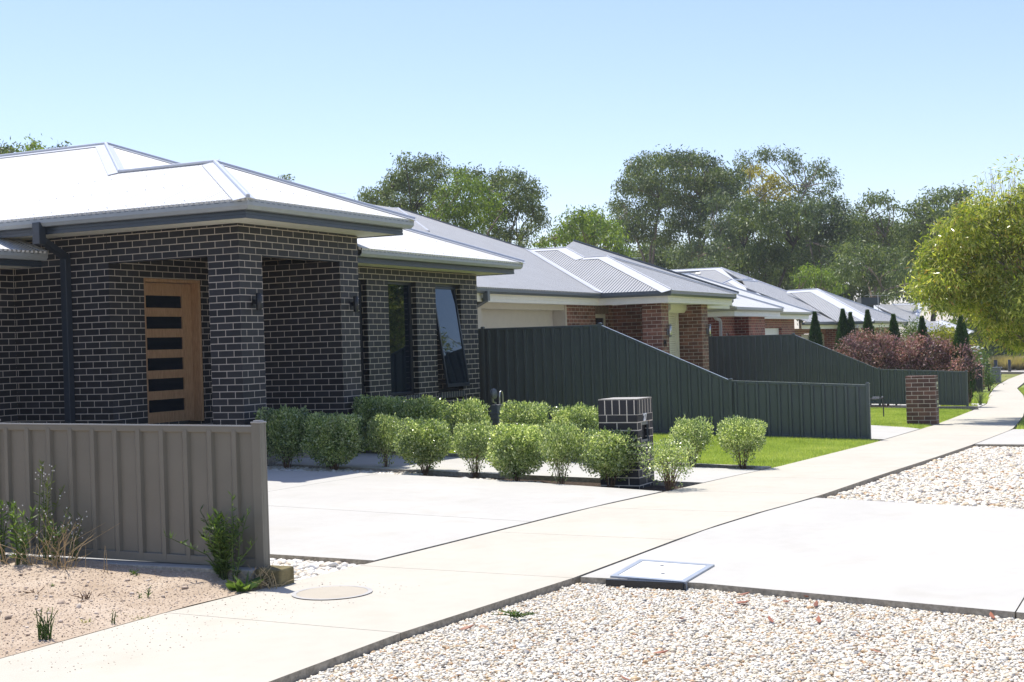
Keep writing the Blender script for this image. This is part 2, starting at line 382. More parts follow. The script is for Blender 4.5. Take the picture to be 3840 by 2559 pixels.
gr = k.noise(7, 6, .65, mp.outputs[0]); k.l(k.ramp(gr, [(.25, (.29,.16,.08)), (.5, (.44,.255,.13)), (.75, (.55,.345,.20))]), k.b.inputs['Base Color']); k.bump(gr, .2, .003); M['timber'] = k.m
k = NT('soil'); k.set(.95, .1); p = k.pos(); a = k.noise(2.2, 6, .7, p); b = k.noise(48, 4, .7, p)
c = k.ramp(a, [(.3, (.42,.325,.235)), (.55, (.52,.42,.32)), (.75, (.60,.505,.40))]); c = k.mix(1.0, c, k.ramp(b, [(.3, (.72,.68,.64)), (.5, (1,1,1)), (.8, (1.15,1.15,1.15))]), 'MULTIPLY')
k.l(c, k.b.inputs['Base Color']); k.bump(b, .9, .02); M['soil'] = k.m
k = NT('ground'); k.set(.95, .1); p = k.pos(); c = k.ramp(k.noise(.15, 6, .7, p), [(.3, (.20,.17,.10)), (.5, (.26,.22,.12)), (.7, (.14,.17,.06))]); k.l(c, k.b.inputs['Base Color']); M['ground'] = k.m
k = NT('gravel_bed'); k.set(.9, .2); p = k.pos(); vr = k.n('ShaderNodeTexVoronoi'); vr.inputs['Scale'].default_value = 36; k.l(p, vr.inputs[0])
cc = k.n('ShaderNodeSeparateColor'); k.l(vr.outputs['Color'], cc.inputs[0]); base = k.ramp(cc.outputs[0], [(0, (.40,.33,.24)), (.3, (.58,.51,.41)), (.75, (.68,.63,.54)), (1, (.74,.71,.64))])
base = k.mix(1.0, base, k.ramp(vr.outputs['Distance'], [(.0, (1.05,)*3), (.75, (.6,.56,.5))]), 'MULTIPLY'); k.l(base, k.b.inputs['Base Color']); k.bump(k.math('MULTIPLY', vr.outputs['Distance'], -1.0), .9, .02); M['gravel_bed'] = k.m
M['mulch'] = flat('mulch', (.075,.055,.04), .95, .1, vary=.3, scale=30, bump=1.0)
def grass_mat(name, stops, n=1.1):
    k = NT(name); k.set(.7, .25); g = k.n('ShaderNodeNewGeometry'); c = k.ramp(k.noise(n, 5, .65, g.outputs['Position']), stops)
    c = k.mix(1.0, c, k.ramp(g.outputs['Random Per Island'], [(0, (.75,.8,.7)), (1, (1.25,1.2,1.1))]), 'MULTIPLY'); k.l(c, k.b.inputs['Base Color'])
    tr = k.n('ShaderNodeBsdfTranslucent'); k.l(k.mix(1.0, c, (1.3,1.25,.6), 'MULTIPLY'), tr.inputs[0]); mx = k.n('ShaderNodeMixShader'); mx.inputs[0].default_value = .4
    k.l(k.b.outputs[0], mx.inputs[1]); k.l(tr.outputs[0], mx.inputs[2]); k.l(mx.outputs[0], k.o.inputs[0]); return k.m
M['grass'] = grass_mat('lawn_grass', [(.3, (.29,.38,.09)), (.5, (.40,.50,.14)), (.7, (.53,.59,.23))]); M['grass_dry'] = grass_mat('dry_grass', [(.3, (.25,.30,.07)), (.5, (.42,.42,.14)), (.7, (.5,.46,.2))], .5)
M['straw'] = flat('straw', (.42,.32,.18), .8, .2, vary=.2, scale=20); M['twig'] = flat('twig', (.16,.10,.065), .85, .2, vary=.25, scale=20)
PEB = [(0, (.16,.145,.135)), (.035, (.27,.26,.25)), (.06, (.44,.25,.12)), (.12, (.54,.40,.23)), (.2, (.60,.52,.38)), (.42, (.64,.58,.47)), (.7, (.70,.655,.555)), (1, (.77,.74,.67))]
M['pebble'] = pebble_mat('river_pebble', PEB); M['pebble_white'] = pebble_mat('white_pebble', [(0, (.35,.30,.24)), (.1, (.52,.44,.33)), (.4, (.66,.62,.54)), (1, (.74,.72,.68))])
M['stone'] = pebble_mat('soil_stone', [(0, (.30,.23,.17)), (.4, (.50,.39,.30)), (1, (.62,.53,.44))], .9)
M['bark'] = flat('pale_bark', (.22,.18,.145), .9, .2, vary=.3, scale=3); M['bark_dark'] = flat('dark_bark', (.075,.06,.05), .9, .2, vary=.3, scale=3)
M['gum'] = leaf_mat('gum_leaves', [(0, (.065,.095,.032)), (.5, (.12,.155,.055)), (.9, (.19,.225,.09)), (1, (.28,.29,.15))], .28, .5, .35, .45, .3)
M['gum_bright'] = leaf_mat('bright_gum_leaves', [(0, (.09,.14,.03)), (.5, (.17,.24,.05)), (1, (.29,.34,.09))], .4, .5, .35, .5, .3)
M['gum_blue'] = leaf_mat('dusty_gum_leaves', [(0, (.065,.095,.05)), (.5, (.115,.15,.075)), (1, (.20,.235,.14))], .3, .5, .35, .4, .28)
M['gum_gold'] = leaf_mat('golden_gum_leaves', [(0, (.22,.19,.035)), (.5, (.38,.31,.06)), (1, (.50,.42,.12))], .35, .5, .3, .5, .25)
M['street_leaf'] = leaf_mat('willow_leaves', [(0, (.12,.17,.035)), (.3, (.28,.32,.06)), (.7, (.52,.51,.13)), (.92, (.68,.62,.26)), (1, (.44,.22,.09))], .48, .3, .6, .9, .3)
M['bush_leaf'] = leaf_mat('shrub_leaves', [(0, (.08,.125,.045)), (.3, (.175,.235,.085)), (.7, (.36,.40,.19)), (1, (.66,.67,.50))], .42, .24, 1.0, 4.0, .32, (1.6,1.7,.95))
M['purple_leaf'] = leaf_mat('purple_leaves', [(0, (.13,.09,.065)), (.25, (.21,.18,.10)), (.5, (.35,.18,.19)), (.75, (.50,.27,.30)), (1, (.64,.44,.46))], .25, .5, .35, 2.2, .35, (1.15,.9,.85))
M['conifer'] = leaf_mat('conifer_leaves', [(0, (.03,.065,.022)), (.6, (.06,.12,.04)), (1, (.12,.19,.07))], .2, .6, .3, 3, .25)
M['yellow_leaf'] = leaf_mat('yellow_shrub_leaves', [(0, (.14,.16,.02)), (.5, (.28,.28,.04)), (1, (.42,.38,.08))], .4, .45, .4, 2, .25)
M['green_leaf'] = leaf_mat('weed_leaves', [(0, (.055,.095,.025)), (.5, (.10,.165,.045)), (1, (.20,.26,.09))], .4, .45, .4, 4, .25)
M['petal'] = flat('white_petals', (.75,.74,.68), .6, vary=.05); M['tussock'] = grass_mat('tussock', [(.3, (.30,.27,.14)), (.6, (.42,.36,.20)), (.8, (.30,.34,.12))], 2)
M['solid_grass'] = M['grass']
# ------------------------------------------------------------------ the setting
gxs = np.concatenate([np.linspace(-60, -4, 8), np.arange(-2, 90, 1.5), np.geomspace(92, 900, 16)]); gys = np.concatenate([-np.geomspace(400, 10, 12), np.arange(-8, 24, 1.0), np.geomspace(26, 600, 14)])
XX, YY = np.meshgrid(gxs, gys, indexing='ij'); ZZ = gz(XX, YY)-.12; nx, ny = XX.shape
idx = np.arange(nx*ny).reshape(nx, ny); Q = np.stack([idx[:-1,:-1], idx[1:,:-1], idx[1:,1:], idx[:-1,1:]], -1).reshape(-1,4)
tag(link('ground', npmesh('ground', np.stack([XX.ravel(), YY.ravel(), ZZ.ravel()], 1), Q), M['ground']), kind='structure')
def structure(name, polys, mat, dz=0, thick=.1, step=1.2, bevel=0):
    mb = MB()
    for p in polys: slab(mb, p, dz, thick, step)
    o = mb.build(name, mat); return tag(o, kind='structure')
js = [2.2, 4.75, 6.55, 8.42, 10.25, 12.0, 13.75, 15.5, 17.25, 19.0, 20.8, 22.6, 24.4, 26.2, 28.0, 29.8, 31.6, 33.4, 35.2, 37.0, 38.8, 40.6]; js += list(np.arange(42.4, 84, 1.8))
slabs = []; g_ = .003
for a, b in zip(js[:-1], js[1:]):
    n = 3; xs = np.linspace(a+g_, b-g_, n); slabs.append([(x, float(yR(x))+.006) for x in xs] + [(x+.35*(.3 if x < 20 else 0), float(yL(x+.1))-.006) for x in xs[::-1]])
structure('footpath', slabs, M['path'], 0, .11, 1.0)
D1 = [(8.73,5.37),(9.6,5.29),(11.5,5.13),(13.72,4.95),(13.98,6.5),(14.12,7.6),(14.15,9.0),(13.95,10.0),(13.6,12.4),(13.6,14.36),(8.62,14.36),(8.66,6.3)]
dl = [D1[:]]
# driveway cut in bays: two saw joints
def clip(poly, a, b, c, keep=1):           # keep a*x+b*y>=c
    out = []; n = len(poly)
    for i in range(n):
        p, q = poly[i], poly[(i+1) % n]; fp, fq = (a*p[0]+b*p[1]-c)*keep, (a*q[0]+b*q[1]-c)*keep
        if fp >= 0: out.append(p)
        if (fp >= 0) != (fq >= 0): t = fp/(fp-fq); out.append((p[0]+(q[0]-p[0])*t, p[1]+(q[1]-p[1])*t))
    return out
g1 = .004; bays = []
for px_ in (clip(D1, 1, 0, 11.0+g1, 1), clip(D1, 1, 0, 11.0-g1, -1)):
    for py_ in (clip(px_, 0, 1, 8.6+g1, 1), clip(px_, 0, 1, 8.6-g1, -1)): bays.append(py_)
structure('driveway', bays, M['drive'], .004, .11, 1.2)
A1 = [(8.47,3.64),(8.45,2.82),(8.0,.86),(7.85,-3),(12.3,-3),(12.72,1.33),(13.38,3.28),(10.8,3.55)]
a1 = [clip(clip(A1, 0, 1, .9+g1, 1), 1, 0, -9), clip(A1, 0, 1, .9-g1, -1)]
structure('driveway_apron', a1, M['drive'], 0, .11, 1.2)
D2 = [(23.93,4.68),(27.9,4.77),(28.5,5.15),(28.95,5.96),(28.9,12.4),(24.0,12.4)]; A2 = [(22.44,3.03),(27.6,3.03),(26.9,-2.5),(22.0,-2.5)]
D3 = [(41.6,5.52),(45.4,5.76),(46.4,14),(41.9,14)]
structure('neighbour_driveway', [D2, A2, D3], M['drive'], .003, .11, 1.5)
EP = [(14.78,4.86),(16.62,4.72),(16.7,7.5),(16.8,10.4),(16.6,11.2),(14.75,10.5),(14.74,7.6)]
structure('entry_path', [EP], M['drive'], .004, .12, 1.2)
structure('lawn_edging', [[(16.66,4.74),(17.04,4.72),(17.06,4.83),(16.68,4.85)], [(16.95,4.85),(17.05,4.85),(17.15,7.5),(17.2,10.6),(17.1,10.6),(17.05,7.5)]], M['kerb'], .018, .1)
# nature strip gravel, soil lot, lawns
NG = [(2,-4),(8.0,-4),(8.0,.86),(8.44,2.82),(8.47,3.68),(6.6,3.88),(5.4,3.9),(2,3.97)]; FG = [(12.3,-4),(22.3,-4),(22.42,3.06),(19.5,3.1),(16,3.2),(13.4,3.3),(12.72,1.33)]
SG = [(7.98,5.43),(8.72,5.37),(8.64,6.3),(8.6,9.5),(7.98,9.5)]; BG = [(13.95,9.0),(14.74,8.2),(14.75,10.5),(14.2,12.7),(13.6,12.4),(13.98,10.0)]; BM = [(13.75,4.94),(14.76,4.87),(14.73,8.2),(14.0,9.0),(14.15,8.9),(14.13,7.6),(14.0,6.5)]
BF = [(13.97,6.6),(14.35,6.6),(14.45,8.9),(14.16,8.9),(14.12,7.6)]
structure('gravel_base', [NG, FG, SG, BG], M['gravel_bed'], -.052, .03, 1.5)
structure('mulch_bed', [[(13.75,4.96),(14.76,4.89),(14.73,8.2),(14.15,8.9),(14.13,7.6),(14.0,6.5)], [(16.64,4.87),(16.95,4.87),(17.05,7.5),(17.1,10.6),(16.8,10.4),(16.72,7.5)]], M['mulch'], -.05, .03, 1.0)
L1 = [(17.06,4.83),(17.06,4.73),(20,4.68),(23.6,4.68),(23.68,4.75),(23.68,11.2),(17.3,11.2),(17.2,10.6),(17.15,7.5)]
L2 = [(27.95,4.80),(30,4.83),(34.5,5.06),(39.4,5.36),(39.85,5.6),(39.85,12),(29.0,12),(29.0,5.96),(28.55,5.13)]
VG = [(27.65,3.0),(34.4,3.5),(44,4.4),(52.6,5.35),(61,6.45),(69.7,7.0),(70,-4),(27,-4)]
FL = [(68.6,8.15),(75,8.45),(83,8.6),(83.5,30),(70,30)]; VB = [(45.7,5.8),(53,6.62),(52.5,9),(46.5,9)]; VC = [(53.6,6.75),(62,7.55),(68,8.1),(69,12),(55,12)]
structure('lawn', [L1, L2, VB], M['grass'], -.012, .05, 1.5); structure('verge', [VG, VC], M['grass'], -.02, .05, 2.5); structure('far_lawn', [FL], M['grass_dry'], -.01, .05, 4)
structure('road', [[(84.6,-60),(96,-60),(96,8),(90,60),(84.6,60)]], flat('asphalt', (.42,.40,.37), .9, .2), -.03, .05, 8)
structure('kerb', [[(84.0,-60),(84.55,-60),(84.55,60),(84.0,60)]], M['kerb'], .06, .2, 8)
structure('road_edge', [[(96.1,-60),(97.4,-60),(97.4,8),(91.4,60),(90.1,60),(96.1,8)]], flat('red_mulch', (.40,.24,.17), .95, .1), .02, .1, 8)
# soil lot surface
gx, gy = np.meshgrid(np.arange(2.5, 7.66, .045), np.linspace(0, 1, 150), indexing='ij'); yy = yL(gx)+.01+gy*7.5
def hash_noise(x, y, s, seed):
    r = np.random.default_rng(seed); z = np.zeros_like(x)
    for i in range(14): a = r.uniform(0, 6.28); f = s*r.uniform(.6, 1.8); z += np.sin((x*math.cos(a)+y*math.sin(a))*f+r.uniform(0, 6.28))
    return z/7
soilz = lambda x, y: gz(x, y) + .055*np.clip((np.asarray(x)-6.9)/.7, 0, 1)*np.clip((np.asarray(y)-yL(x)-.1)*3, 0, 1) + (hash_noise(x, y, 9, 3)*.012+hash_noise(x, y, 40, 4)*.004+.004)*np.clip((np.asarray(y)-yL(x))*5, 0, 1)-.002
zz = soilz(gx, yy); nx, ny = gx.shape; idx = np.arange(nx*ny).reshape(nx, ny); Q = np.stack([idx[:-1,:-1], idx[1:,:-1], idx[1:,1:], idx[:-1,1:]], -1).reshape(-1,4)
tag(link('soil_lot', npmesh('soil_lot', np.stack([gx.ravel(), yy.ravel(), zz.ravel()], 1), Q), M['soil'], None, True), kind='structure')
pebbles('gravel', [[(4.7,-.6),(8.02,-.6),(8.02,.86),(8.45,2.84),(8.47,3.64),(6.6,3.86),(5.4,3.88),(4.7,3.91)]], .0150, .0195, M['pebble'], -.043, 1, 'loose river pebbles filling the near nature strip')
pebbles('gravel', [[(12.72,.4),(22.2,.4),(22.4,3.02),(19.5,3.07),(16,3.16),(13.42,3.26),(12.76,1.33)]], .034, .042, M['pebble'], -.045, 1, 'loose river pebbles beyond the concrete driveway apron')
pebbles('gravel', [SG], .034, .05, M['pebble_white'], -.04, 2, 'pale pebbles between the taupe fence end and the driveway')
pebbles('gravel', [BG, BF], .032, .042, M['pebble_white'], -.04, 1, 'white pebbles along the shrub bed in front of the house')
pebbles('stones', [[(3,5.62),(5.4,5.60),(7.0,5.58),(7.6,5.5),(7.6,10.5),(3,10.5)]], .032, .0085, M['stone'], .002, 1, 'small stones scattered on the bare pink soil', zf=soilz)
pebbles('stones', [[(3,5.8),(7.4,5.8),(7.45,10.5),(3,10.5)]], .15, .022, M['stone'], .004, 2, 'larger loose stones lying on the bare soil', zf=soilz)
pebbles('grit', [[(5.2,4.9),(7.9,4.5),(7.9,5.5),(5.2,5.56)]], .075, .006, M['stone'], .001, 1, 'grit washed onto the footpath beside the soil')
blades('lawn_grass', [L1], 2600, .042, .009, M['grass'], 'bright green mown lawn beside the charcoal house', -.02)
blades('lawn_grass', [[(27.95,4.80),(34.5,5.06),(39.4,5.36),(39.85,5.6),(39.85,10),(29.0,10),(29.0,5.96)]], 1100, .045, .014, M['grass'], 'green mown lawn around the brown brick letterbox', -.02)
blades('verge_grass', [[(27.65,3.0),(34.4,3.5),(44,4.4),(52.6,5.35),(61,6.45),(61,2),(27.5,1.0)]], 420, .06, .022, M['grass'], 'green grass on the nature strip right of the path', -.02)
blades('ground_cover', [VB, [(40.2,5.4),(41.5,5.5),(41.7,6.4),(40.2,6.4)]], 260, .16, .04, M['grass'], 'low green ground cover in front of the charcoal fence', -.02, lean=.6)
# ------------------------------------------------------------------ house building helpers
def face_n(pts):
    n = (Vector(pts[1])-Vector(pts[0])).cross(Vector(pts[2])-Vector(pts[0])).normalized(); return n if n.z > 0 else -n
def roof_part(house, faces, mat, caps, capmat, w=.2, screws=False):
    mb = MB(); cb = MB()
    for key, pts in faces.items():
        pts = [Vector(p) for p in pts]; n = face_n(pts)
        if (pts[1]-pts[0]).cross(pts[2]-pts[0]).z < 0: pts = pts[::-1]
        mb.poly(pts, .035, n)
    r = mb.build('roof', mat, house)
    for (key, a, b, ww, tube) in caps:
        pts = [Vector(p) for p in faces[key]]; n = face_n(pts); a, b = Vector(a), Vector(b); e = (b-a).normalized()
        c = sum(pts, Vector())/len(pts); inn = n.cross(e)
        if inn.dot(c-(a+b)/2) < 0: inn = -inn
        q = [a+n*.016-e*.02, b+n*.016+e*.02, b+inn*ww+n*.014+e*ww*.35*(0), a+inn*ww+n*.014]
        if (q[1]-q[0]).cross(q[2]-q[0]).dot(n) < 0: q = q[::-1]
        cb.poly(q, .008, n)
        if tube: cb.tube([a+n*.022, b+n*.022], tube, 8)
    if cb.v: cb.build('ridge_flashing', capmat, r)
    return r
def screws(house, faces, mat, spec):
    mb = MB()
    for (key, p0, along, n, sp, up, rows, rs) in spec:
        nn = face_n(faces[key]); p0, along, up = Vector(p0), Vector(along), Vector(up)
        for r in range(rows):
            for i in range(n):
                p = p0 + along*(i*sp) + up*(r*rs) + nn*.01
                mb.obox(p, (.004,0,0), (0,.004,0), nn*.005)
    mb.build('roof_screws', mat, house)['kind'] = 'stuff'
GUT = [(0,0),(0,-.075),(-.03,-.115),(-.115,-.115),(-.115,-.012),(-.105,-.012),(-.105,-.10),(-.035,-.10),(-.012,-.07),(-.012,0)]
def eaves(house, path, gmat, fmat, smat, fh=.13, over=.6, slot=False, gh=1.0, fprof=True):
    """path runs so that the outside is on its right"""
    mb = MB(); mb.sweep(path, [(o, h*gh) for o, h in GUT]); g = mb.build('gutter', gmat, house)
    if slot:
        sb = MB()
        for a, b in zip(path[:-1], path[1:]):
            a, b = Vector(a), Vector(b); d = (b-a); L = d.length; d.normalize(); o = Vector((d.y, -d.x, 0))
            for i in range(int(L/.115)):
                p = a + d*(.06+i*.115) + Vector((0,0,-.034)) + o*.001
                sb.obox(p, d*.032, o*.0015, Vector((0,0,.0035)))
        sb.build('gutter_slots', M['gutter_dark'] if slot is True else slot, g)['kind'] = 'stuff'
    mb = MB(); z0 = -.10*gh; z1 = z0-fh
    pr = [(-.118, -.02), (-.118, z0), (-.118, z0-fh*.2), (-.124, z0-fh*.22), (-.124, z0-fh*.3), (-.118, z0-fh*.32), (-.118, z0-fh*.55), (-.124, z0-fh*.57), (-.124, z0-fh*.65), (-.118, z0-fh*.67), (-.118, z1), (-.145, z1), (-.145, -.02)]
    mb.sweep(path, pr); mb.build('fascia', fmat, house)
    mb = MB(); mb.sweep(path, [(-.14, z1+.012), (-over-.14, z1+.012), (-over-.14, z1+.022), (-.14, z1+.022)]); mb.build('soffit', smat, house)
def window_unit(house, x0, x1, z0, z1, yface, fmat, pmat, set_=.09, fw=.045, mull=None, name='window'):
    f = MB(); y = yface+set_
    f.box(x0, x0+fw, y, y+.06, z0, z1); f.box(x1-fw, x1, y, y+.06, z0, z1); f.box(x0+fw, x1-fw, y, y+.06, z1-fw, z1); f.box(x0+fw, x1-fw, y, y+.06, z0, z0+fw)
    fo = f.build(name, fmat, house, bevel=.004)
    p = MB(); p.box(x0+fw, x1-fw, y+.025, y+.035, z0+fw, z1-fw); p.build('pane', pmat, fo); return fo
def lamp_updown(house, x, y, z):
    m = MB(); m.lathe((x, y-.075, z), [(.033,-.11),(.036,-.108),(.036,.108),(.033,.11)], 16); o = m.build('wall_lamp', M['black'], house, True)
    o2 = MB(); o2.lathe((x, y-.045, z), [(.03,-.0),(.03,.045)], 14, 'y'); o2.box(x-.045, x+.045, y-.012, y-.002, z-.045, z+.045); o2.build('lamp_bracket', M['black'], o)
# ------------------------------------------------------------------ charcoal house
X0, Y0, ZT = 14.32, 10.63, 3.16
H = empty('brick_house', (X0, Y0, .1), 'charcoal brick house with white steel roof, corner porch and timber slatted front door', 'house')
w_ = MB(); zb = -.2
w_.box(X0, 14.80, Y0, 11.11, zb, 2.784)
w_.box(X0, 17.10, Y0, Y0+.24, 2.786, ZT); w_.box(X0, X0+.24, Y0+.24, 12.72, 2.786, ZT)
w_.box(16.62, 17.10, Y0, 12.72, zb, 2.784); w_.box(16.86, 17.10, Y0+.24, 12.72, 2.786, ZT)
w_.box(X0, 15.0, 12.72, 14.38, zb, ZT); w_.box(16.22, 17.0, 12.72, 13.02, zb, ZT); w_.box(15.0, 16.22, 12.72, 13.02, 2.61, ZT)
w_.build('porch_wall', M['dark_brick'], H)
c_ = MB(); c_.box(X0+.24, 16.86, Y0+.24, 12.72, 2.95, 3.0); c_.build('porch_ceiling', M['cream'], H)
c_ = MB(); c_.box(X0+.02, 16.62, Y0+.03, 12.75, zb, .56); c_.build('porch_floor', M['kerb'], H)
for nm_, bx_ in (('steel_lintel', (14.80, 16.62, Y0+.004, Y0+.11, 2.774, 2.785)), ('steel_lintel', (X0+.004, X0+.11, 11.11, 12.72, 2.774, 2.785)), ('control_joint', (X0-.0015, X0+.002, 12.735, 12.743, 2.79, ZT-.005)), ('control_joint', (16.585, 16.593, Y0-.0015, Y0+.002, 2.79, ZT-.005))):
    c_ = MB(); c_.box(*bx_); c_.build(nm_, M['black'], H)
w_ = MB(); Y2 = 11.27; ZS = 2.80
WN = [(17.47,18.35),(18.99,19.87),(20.52,21.41)]
xs = [17.12] + [v for p in WN for v in p] + [22.03]
for i in range(0, len(xs), 2): w_.box(xs[i], xs[i+1], Y2, Y2+.11, .66, 2.61)
w_.box(17.12, 22.03, Y2, Y2+.11, zb, .66); w_.box(17.12, 22.03, Y2, Y2+.11, 2.61, ZS); w_.box(21.92, 22.03, Y2+.11, 24, zb, ZS)
w_.box(17.12, 17.4, Y2+.11, 12.7, zb, ZS)
w_.build('front_wall', M['dark_brick'], H)
w_ = MB(); w_.box(8.0, 8.4, 14.38, 14.6, zb, 2.81); w_.box(8.4, 13.3, 14.38, 14.6, 2.4, 2.81); w_.box(13.3, X0-.004, 14.38, 14.6, zb, 2.81); w_.box(8.0, 8.11, 14.6, 22, zb, 2.81); w_.build('garage_wall', M['dark_brick'], H)
g_d = MB()
for i in range(4): g_d.box(8.4, 13.3, 14.5, 14.54, .15+i*.56, .15+i*.56+.55)
g_d.build('garage_door', M['fascia_dark'], H)
for a, b in WN: sl_ = MB(); sl_.obox(((a+b)/2, Y2+.04, .725), ((b-a)/2,0,0), (0,.075,-.02), (0,0,.05)); sl_.build('sill_course', M['dark_soldier'], H)
for i, (a, b) in enumerate(WN):
    if i < 2: window_unit(H, a+.004, b-.004, .80, 2.606, Y2, M['frame_dark'], M['glass'])
    else:     # awning sash pushed open at the bottom
        f = MB(); y = Y2+.09; fw = .04; x0, x1, z0, z1 = a+.004, b-.004, .80, 2.606
        f.box(x0, x0+fw, y, y+.07, z0, z1); f.box(x1-fw, x1, y, y+.07, z0, z1); f.box(x0+fw, x1-fw, y, y+.07, z1-fw, z1); f.box(x0+fw, x1-fw, y, y+.07, z0, z0+fw)
        fo = f.build('window', M['frame_dark'], H)
        an = math.radians(8); hz, hy = z1-.05, y+.01; d = Vector((0,-math.sin(an),-math.cos(an))); nrm = Vector((0,-math.cos(an),math.sin(an))); Lh = 1.70
        q = MB(); top = Vector(((x0+x1)/2, hy, hz)); hw = (x1-x0)/2-.045
        for sx in (-1, 1): q.obox(top+Vector((sx*(hw-.018),0,0))+d*Lh/2, (.018,0,0), d*(Lh/2), nrm*.018)
        q.obox(top+d*.018, (hw-.036,0,0), d*.018, nrm*.018); q.obox(top+d*(Lh-.03), (hw-.036,0,0), d*.03, nrm*.018)
        so_ = q.build('sash', M['frame_dark'], fo)
        q = MB(); q.obox(top+d*Lh/2, (hw-.034,0,0), d*(Lh/2-.03), nrm*.004); q.build('pane', M['glass'], fo)
        q = MB(); q.box(x0+.05, x1-.05, y+.4, y+.42, z0, z1); q.build('dark_interior', M['black'], fo)
# front door
jm = MB(); jm.box(15.004, 15.05, 12.735, 12.93, .60, 2.606); jm.box(16.172, 16.217, 12.728, 12.93, .60, 2.606); jm.box(15.05, 16.172, 12.735, 12.93, 2.56, 2.606); jm.box(16.145, 16.1715, 12.91, 12.93, .60, 2.56)
jo = jm.build('door_frame', M['timber'], H, bevel=.006)
dm = MB(); dx0, dx1, dy0, dy1 = 15.055, 16.166, 12.86, 12.905
zs = [(2.38,2.21),(2.09,1.92),(1.80,1.63),(1.515,1.345),(1.23,1.06),(.94,.77)]
dm.box(dx0, dx0+.11, dy0, dy1, .62, 2.552); dm.box(15.965, dx1, dy0, dy1, .62, 2.552)
zz_ = [2.552] + [v for p in zs for v in p] + [.62]
for i in range(0, len(zz_), 2): dm.box(dx0+.11, 15.965, dy0+.002, dy1, zz_[i+1], zz_[i])
do = dm.build('front_door', M['timber'], H)
for a, b in zs:
    m = MB(); m.box(dx0+.11, 15.965, dy0+.022, dy0+.03, b, a); m.build('door_pane', M['door_glass'], do)
# roof
p_ = .396
E0, E1 = (13.62,9.96,3.37), (17.58,9.96,3.37); AP = (15.60,11.94,4.154); JU = (15.60,13.59,4.154); AM = (17.70,15.69,4.985); BK = (17.70,24,4.985)
F1 = {'left': [E0, AP, JU, AM, BK, (13.62,24,3.37)], 'front': [E0, E1, AP], 'right': [E1, (17.58,11.605,3.37), JU, AP],
      'main': [(17.3,10.67,3.0), (22.72,10.67,3.0), AM, JU, (17.58,11.605,3.37), (17.3,11.605,3.37)], 'far': [(22.72,10.67,3.0), (22.72,24,3.0), BK, AM],
      'garage': [(6.5,13.63,2.975), (14.16,13.63,2.975), (14.16,15.0,3.517), (6.5,15.0,3.517)]}
roof_part(H, F1, M['roof_white'], [('left', E0, AP, .17, 0), ('front', E0, AP, .10, .028), ('left', AP, JU, .13, .024), ('right', AP, JU, .1, 0), ('left', JU, AM, .17, .028), ('main', JU, AM, .1, 0), ('front', E1, AP, .10, .026), ('right', E1, AP, .1, 0),
     ('left', AM, BK, .13, .026), ('main', AM, (22.72,10.67,3.0), .12, .028), ('garage', (14.16,13.63,2.975), (14.16,15.0,3.517), .12, 0)], M['cap_white'])
scr = []
for i, (fr, s) in enumerate([(.05, 24), (.42, 20), (.80, 14)]):
    yy_ = 9.96+.35+(fr*1.98); scr.append(('left', (13.62+fr*1.98, 24-10.0, 3.37+fr*1.98*p_), (0,-1,0), int((14.0-yy_)/.304), .304, (0,0,0), 1, 0))
scr += [('front', (13.95,10.03,3.40), (1,0,0), 11, .304, (0,0,0), 1, 0), ('front', (14.6,10.6,3.62), (1,0,0), 6, .304, (0,0,0), 1, 0), ('main', (17.75,10.75,3.035), (1,0,0), 16, .304, (0,0,0), 1, 0), ('main', (18.0,11.5,3.33), (1,0,0), 12, .304, (0,0,0), 1, 0)]
screws(H, F1, M['cap_white'], scr)
eaves(H, [(13.63,16,3.37),(13.63,9.965,3.37),(17.575,9.965,3.37),(17.575,11.5,3.37)][::1], M['gutter_light'], M['fascia_dark'], M['cream'], .11, .75, slot=True, gh=1.06)
eaves(H, [(17.3,10.68,3.0),(22.71,10.68,3.0),(22.71,24,3.0)], M['gutter_light'], M['fascia_dark'], M['cream'], .10, .6, slot=True, gh=1.0)
eaves(H, [(6.5,13.64,2.975),(14.2,13.64,2.975)], M['gutter_light'], M['fascia_dark'], M['cream'], .10, .7, slot=True, gh=1.0)
dp = MB(); yd = 13.40     # rainwater pipe: head, offset arm, downpipe
dp.box(13.60, 13.72, yd-.2, yd-.08, 3.02, 3.30)
dp.obox((13.96, yd-.07, 3.0), (.27,.05,-.10), (0,.05,0), (0,0,.045)); dp.box(14.21, 14.31, yd-.05, yd+.05, .2, 2.93); dp.build('downpipe', M['downpipe'], H, bevel=.006)
for (lx, ly) in ((14.60, Y0), (16.89, Y0)): lamp_updown(H, lx, ly, 2.185)
# gas meter beside the far corner
gm = empty('gas_meter', (22.2, 11.05, .2), 'grey gas meter with round regulator at the corner of the charcoal house', 'gas meter')
def place_px(mb_fn): pass
m = MB(); m.box(22.12, 22.34, 10.98, 11.12, .26, .50); m.box(22.15, 22.31, 10.99, 11.11, .17, .26); m.box(22.09, 22.37, 10.96, 11.14, .345, .365); m.build('meter_body', M['grey_plastic'], gm, bevel=.015)
m = MB(); m.lathe((22.06, 11.02, .70), [(.02,-.05),(.085,-.035),(.095,0),(.085,.03),(.03,.05)], 20, 'y'); m.build('regulator', M['grey_plastic'], gm, True)
m = MB(); m.tube([(22.31,11.03,.50),(22.31,11.03,.66),(22.33,11.03,.715),(22.375,11.03,.735),(22.42,11.03,.715),(22.44,11.03,.66),(22.44,11.03,.0)], .013, 8); m.tube([(22.06,11.04,.7),(22.06,11.04,.56),(22.16,11.04,.54),(22.16,11.04,.45)], .018, 8); m.build('pipe', M['steel'], gm, True)
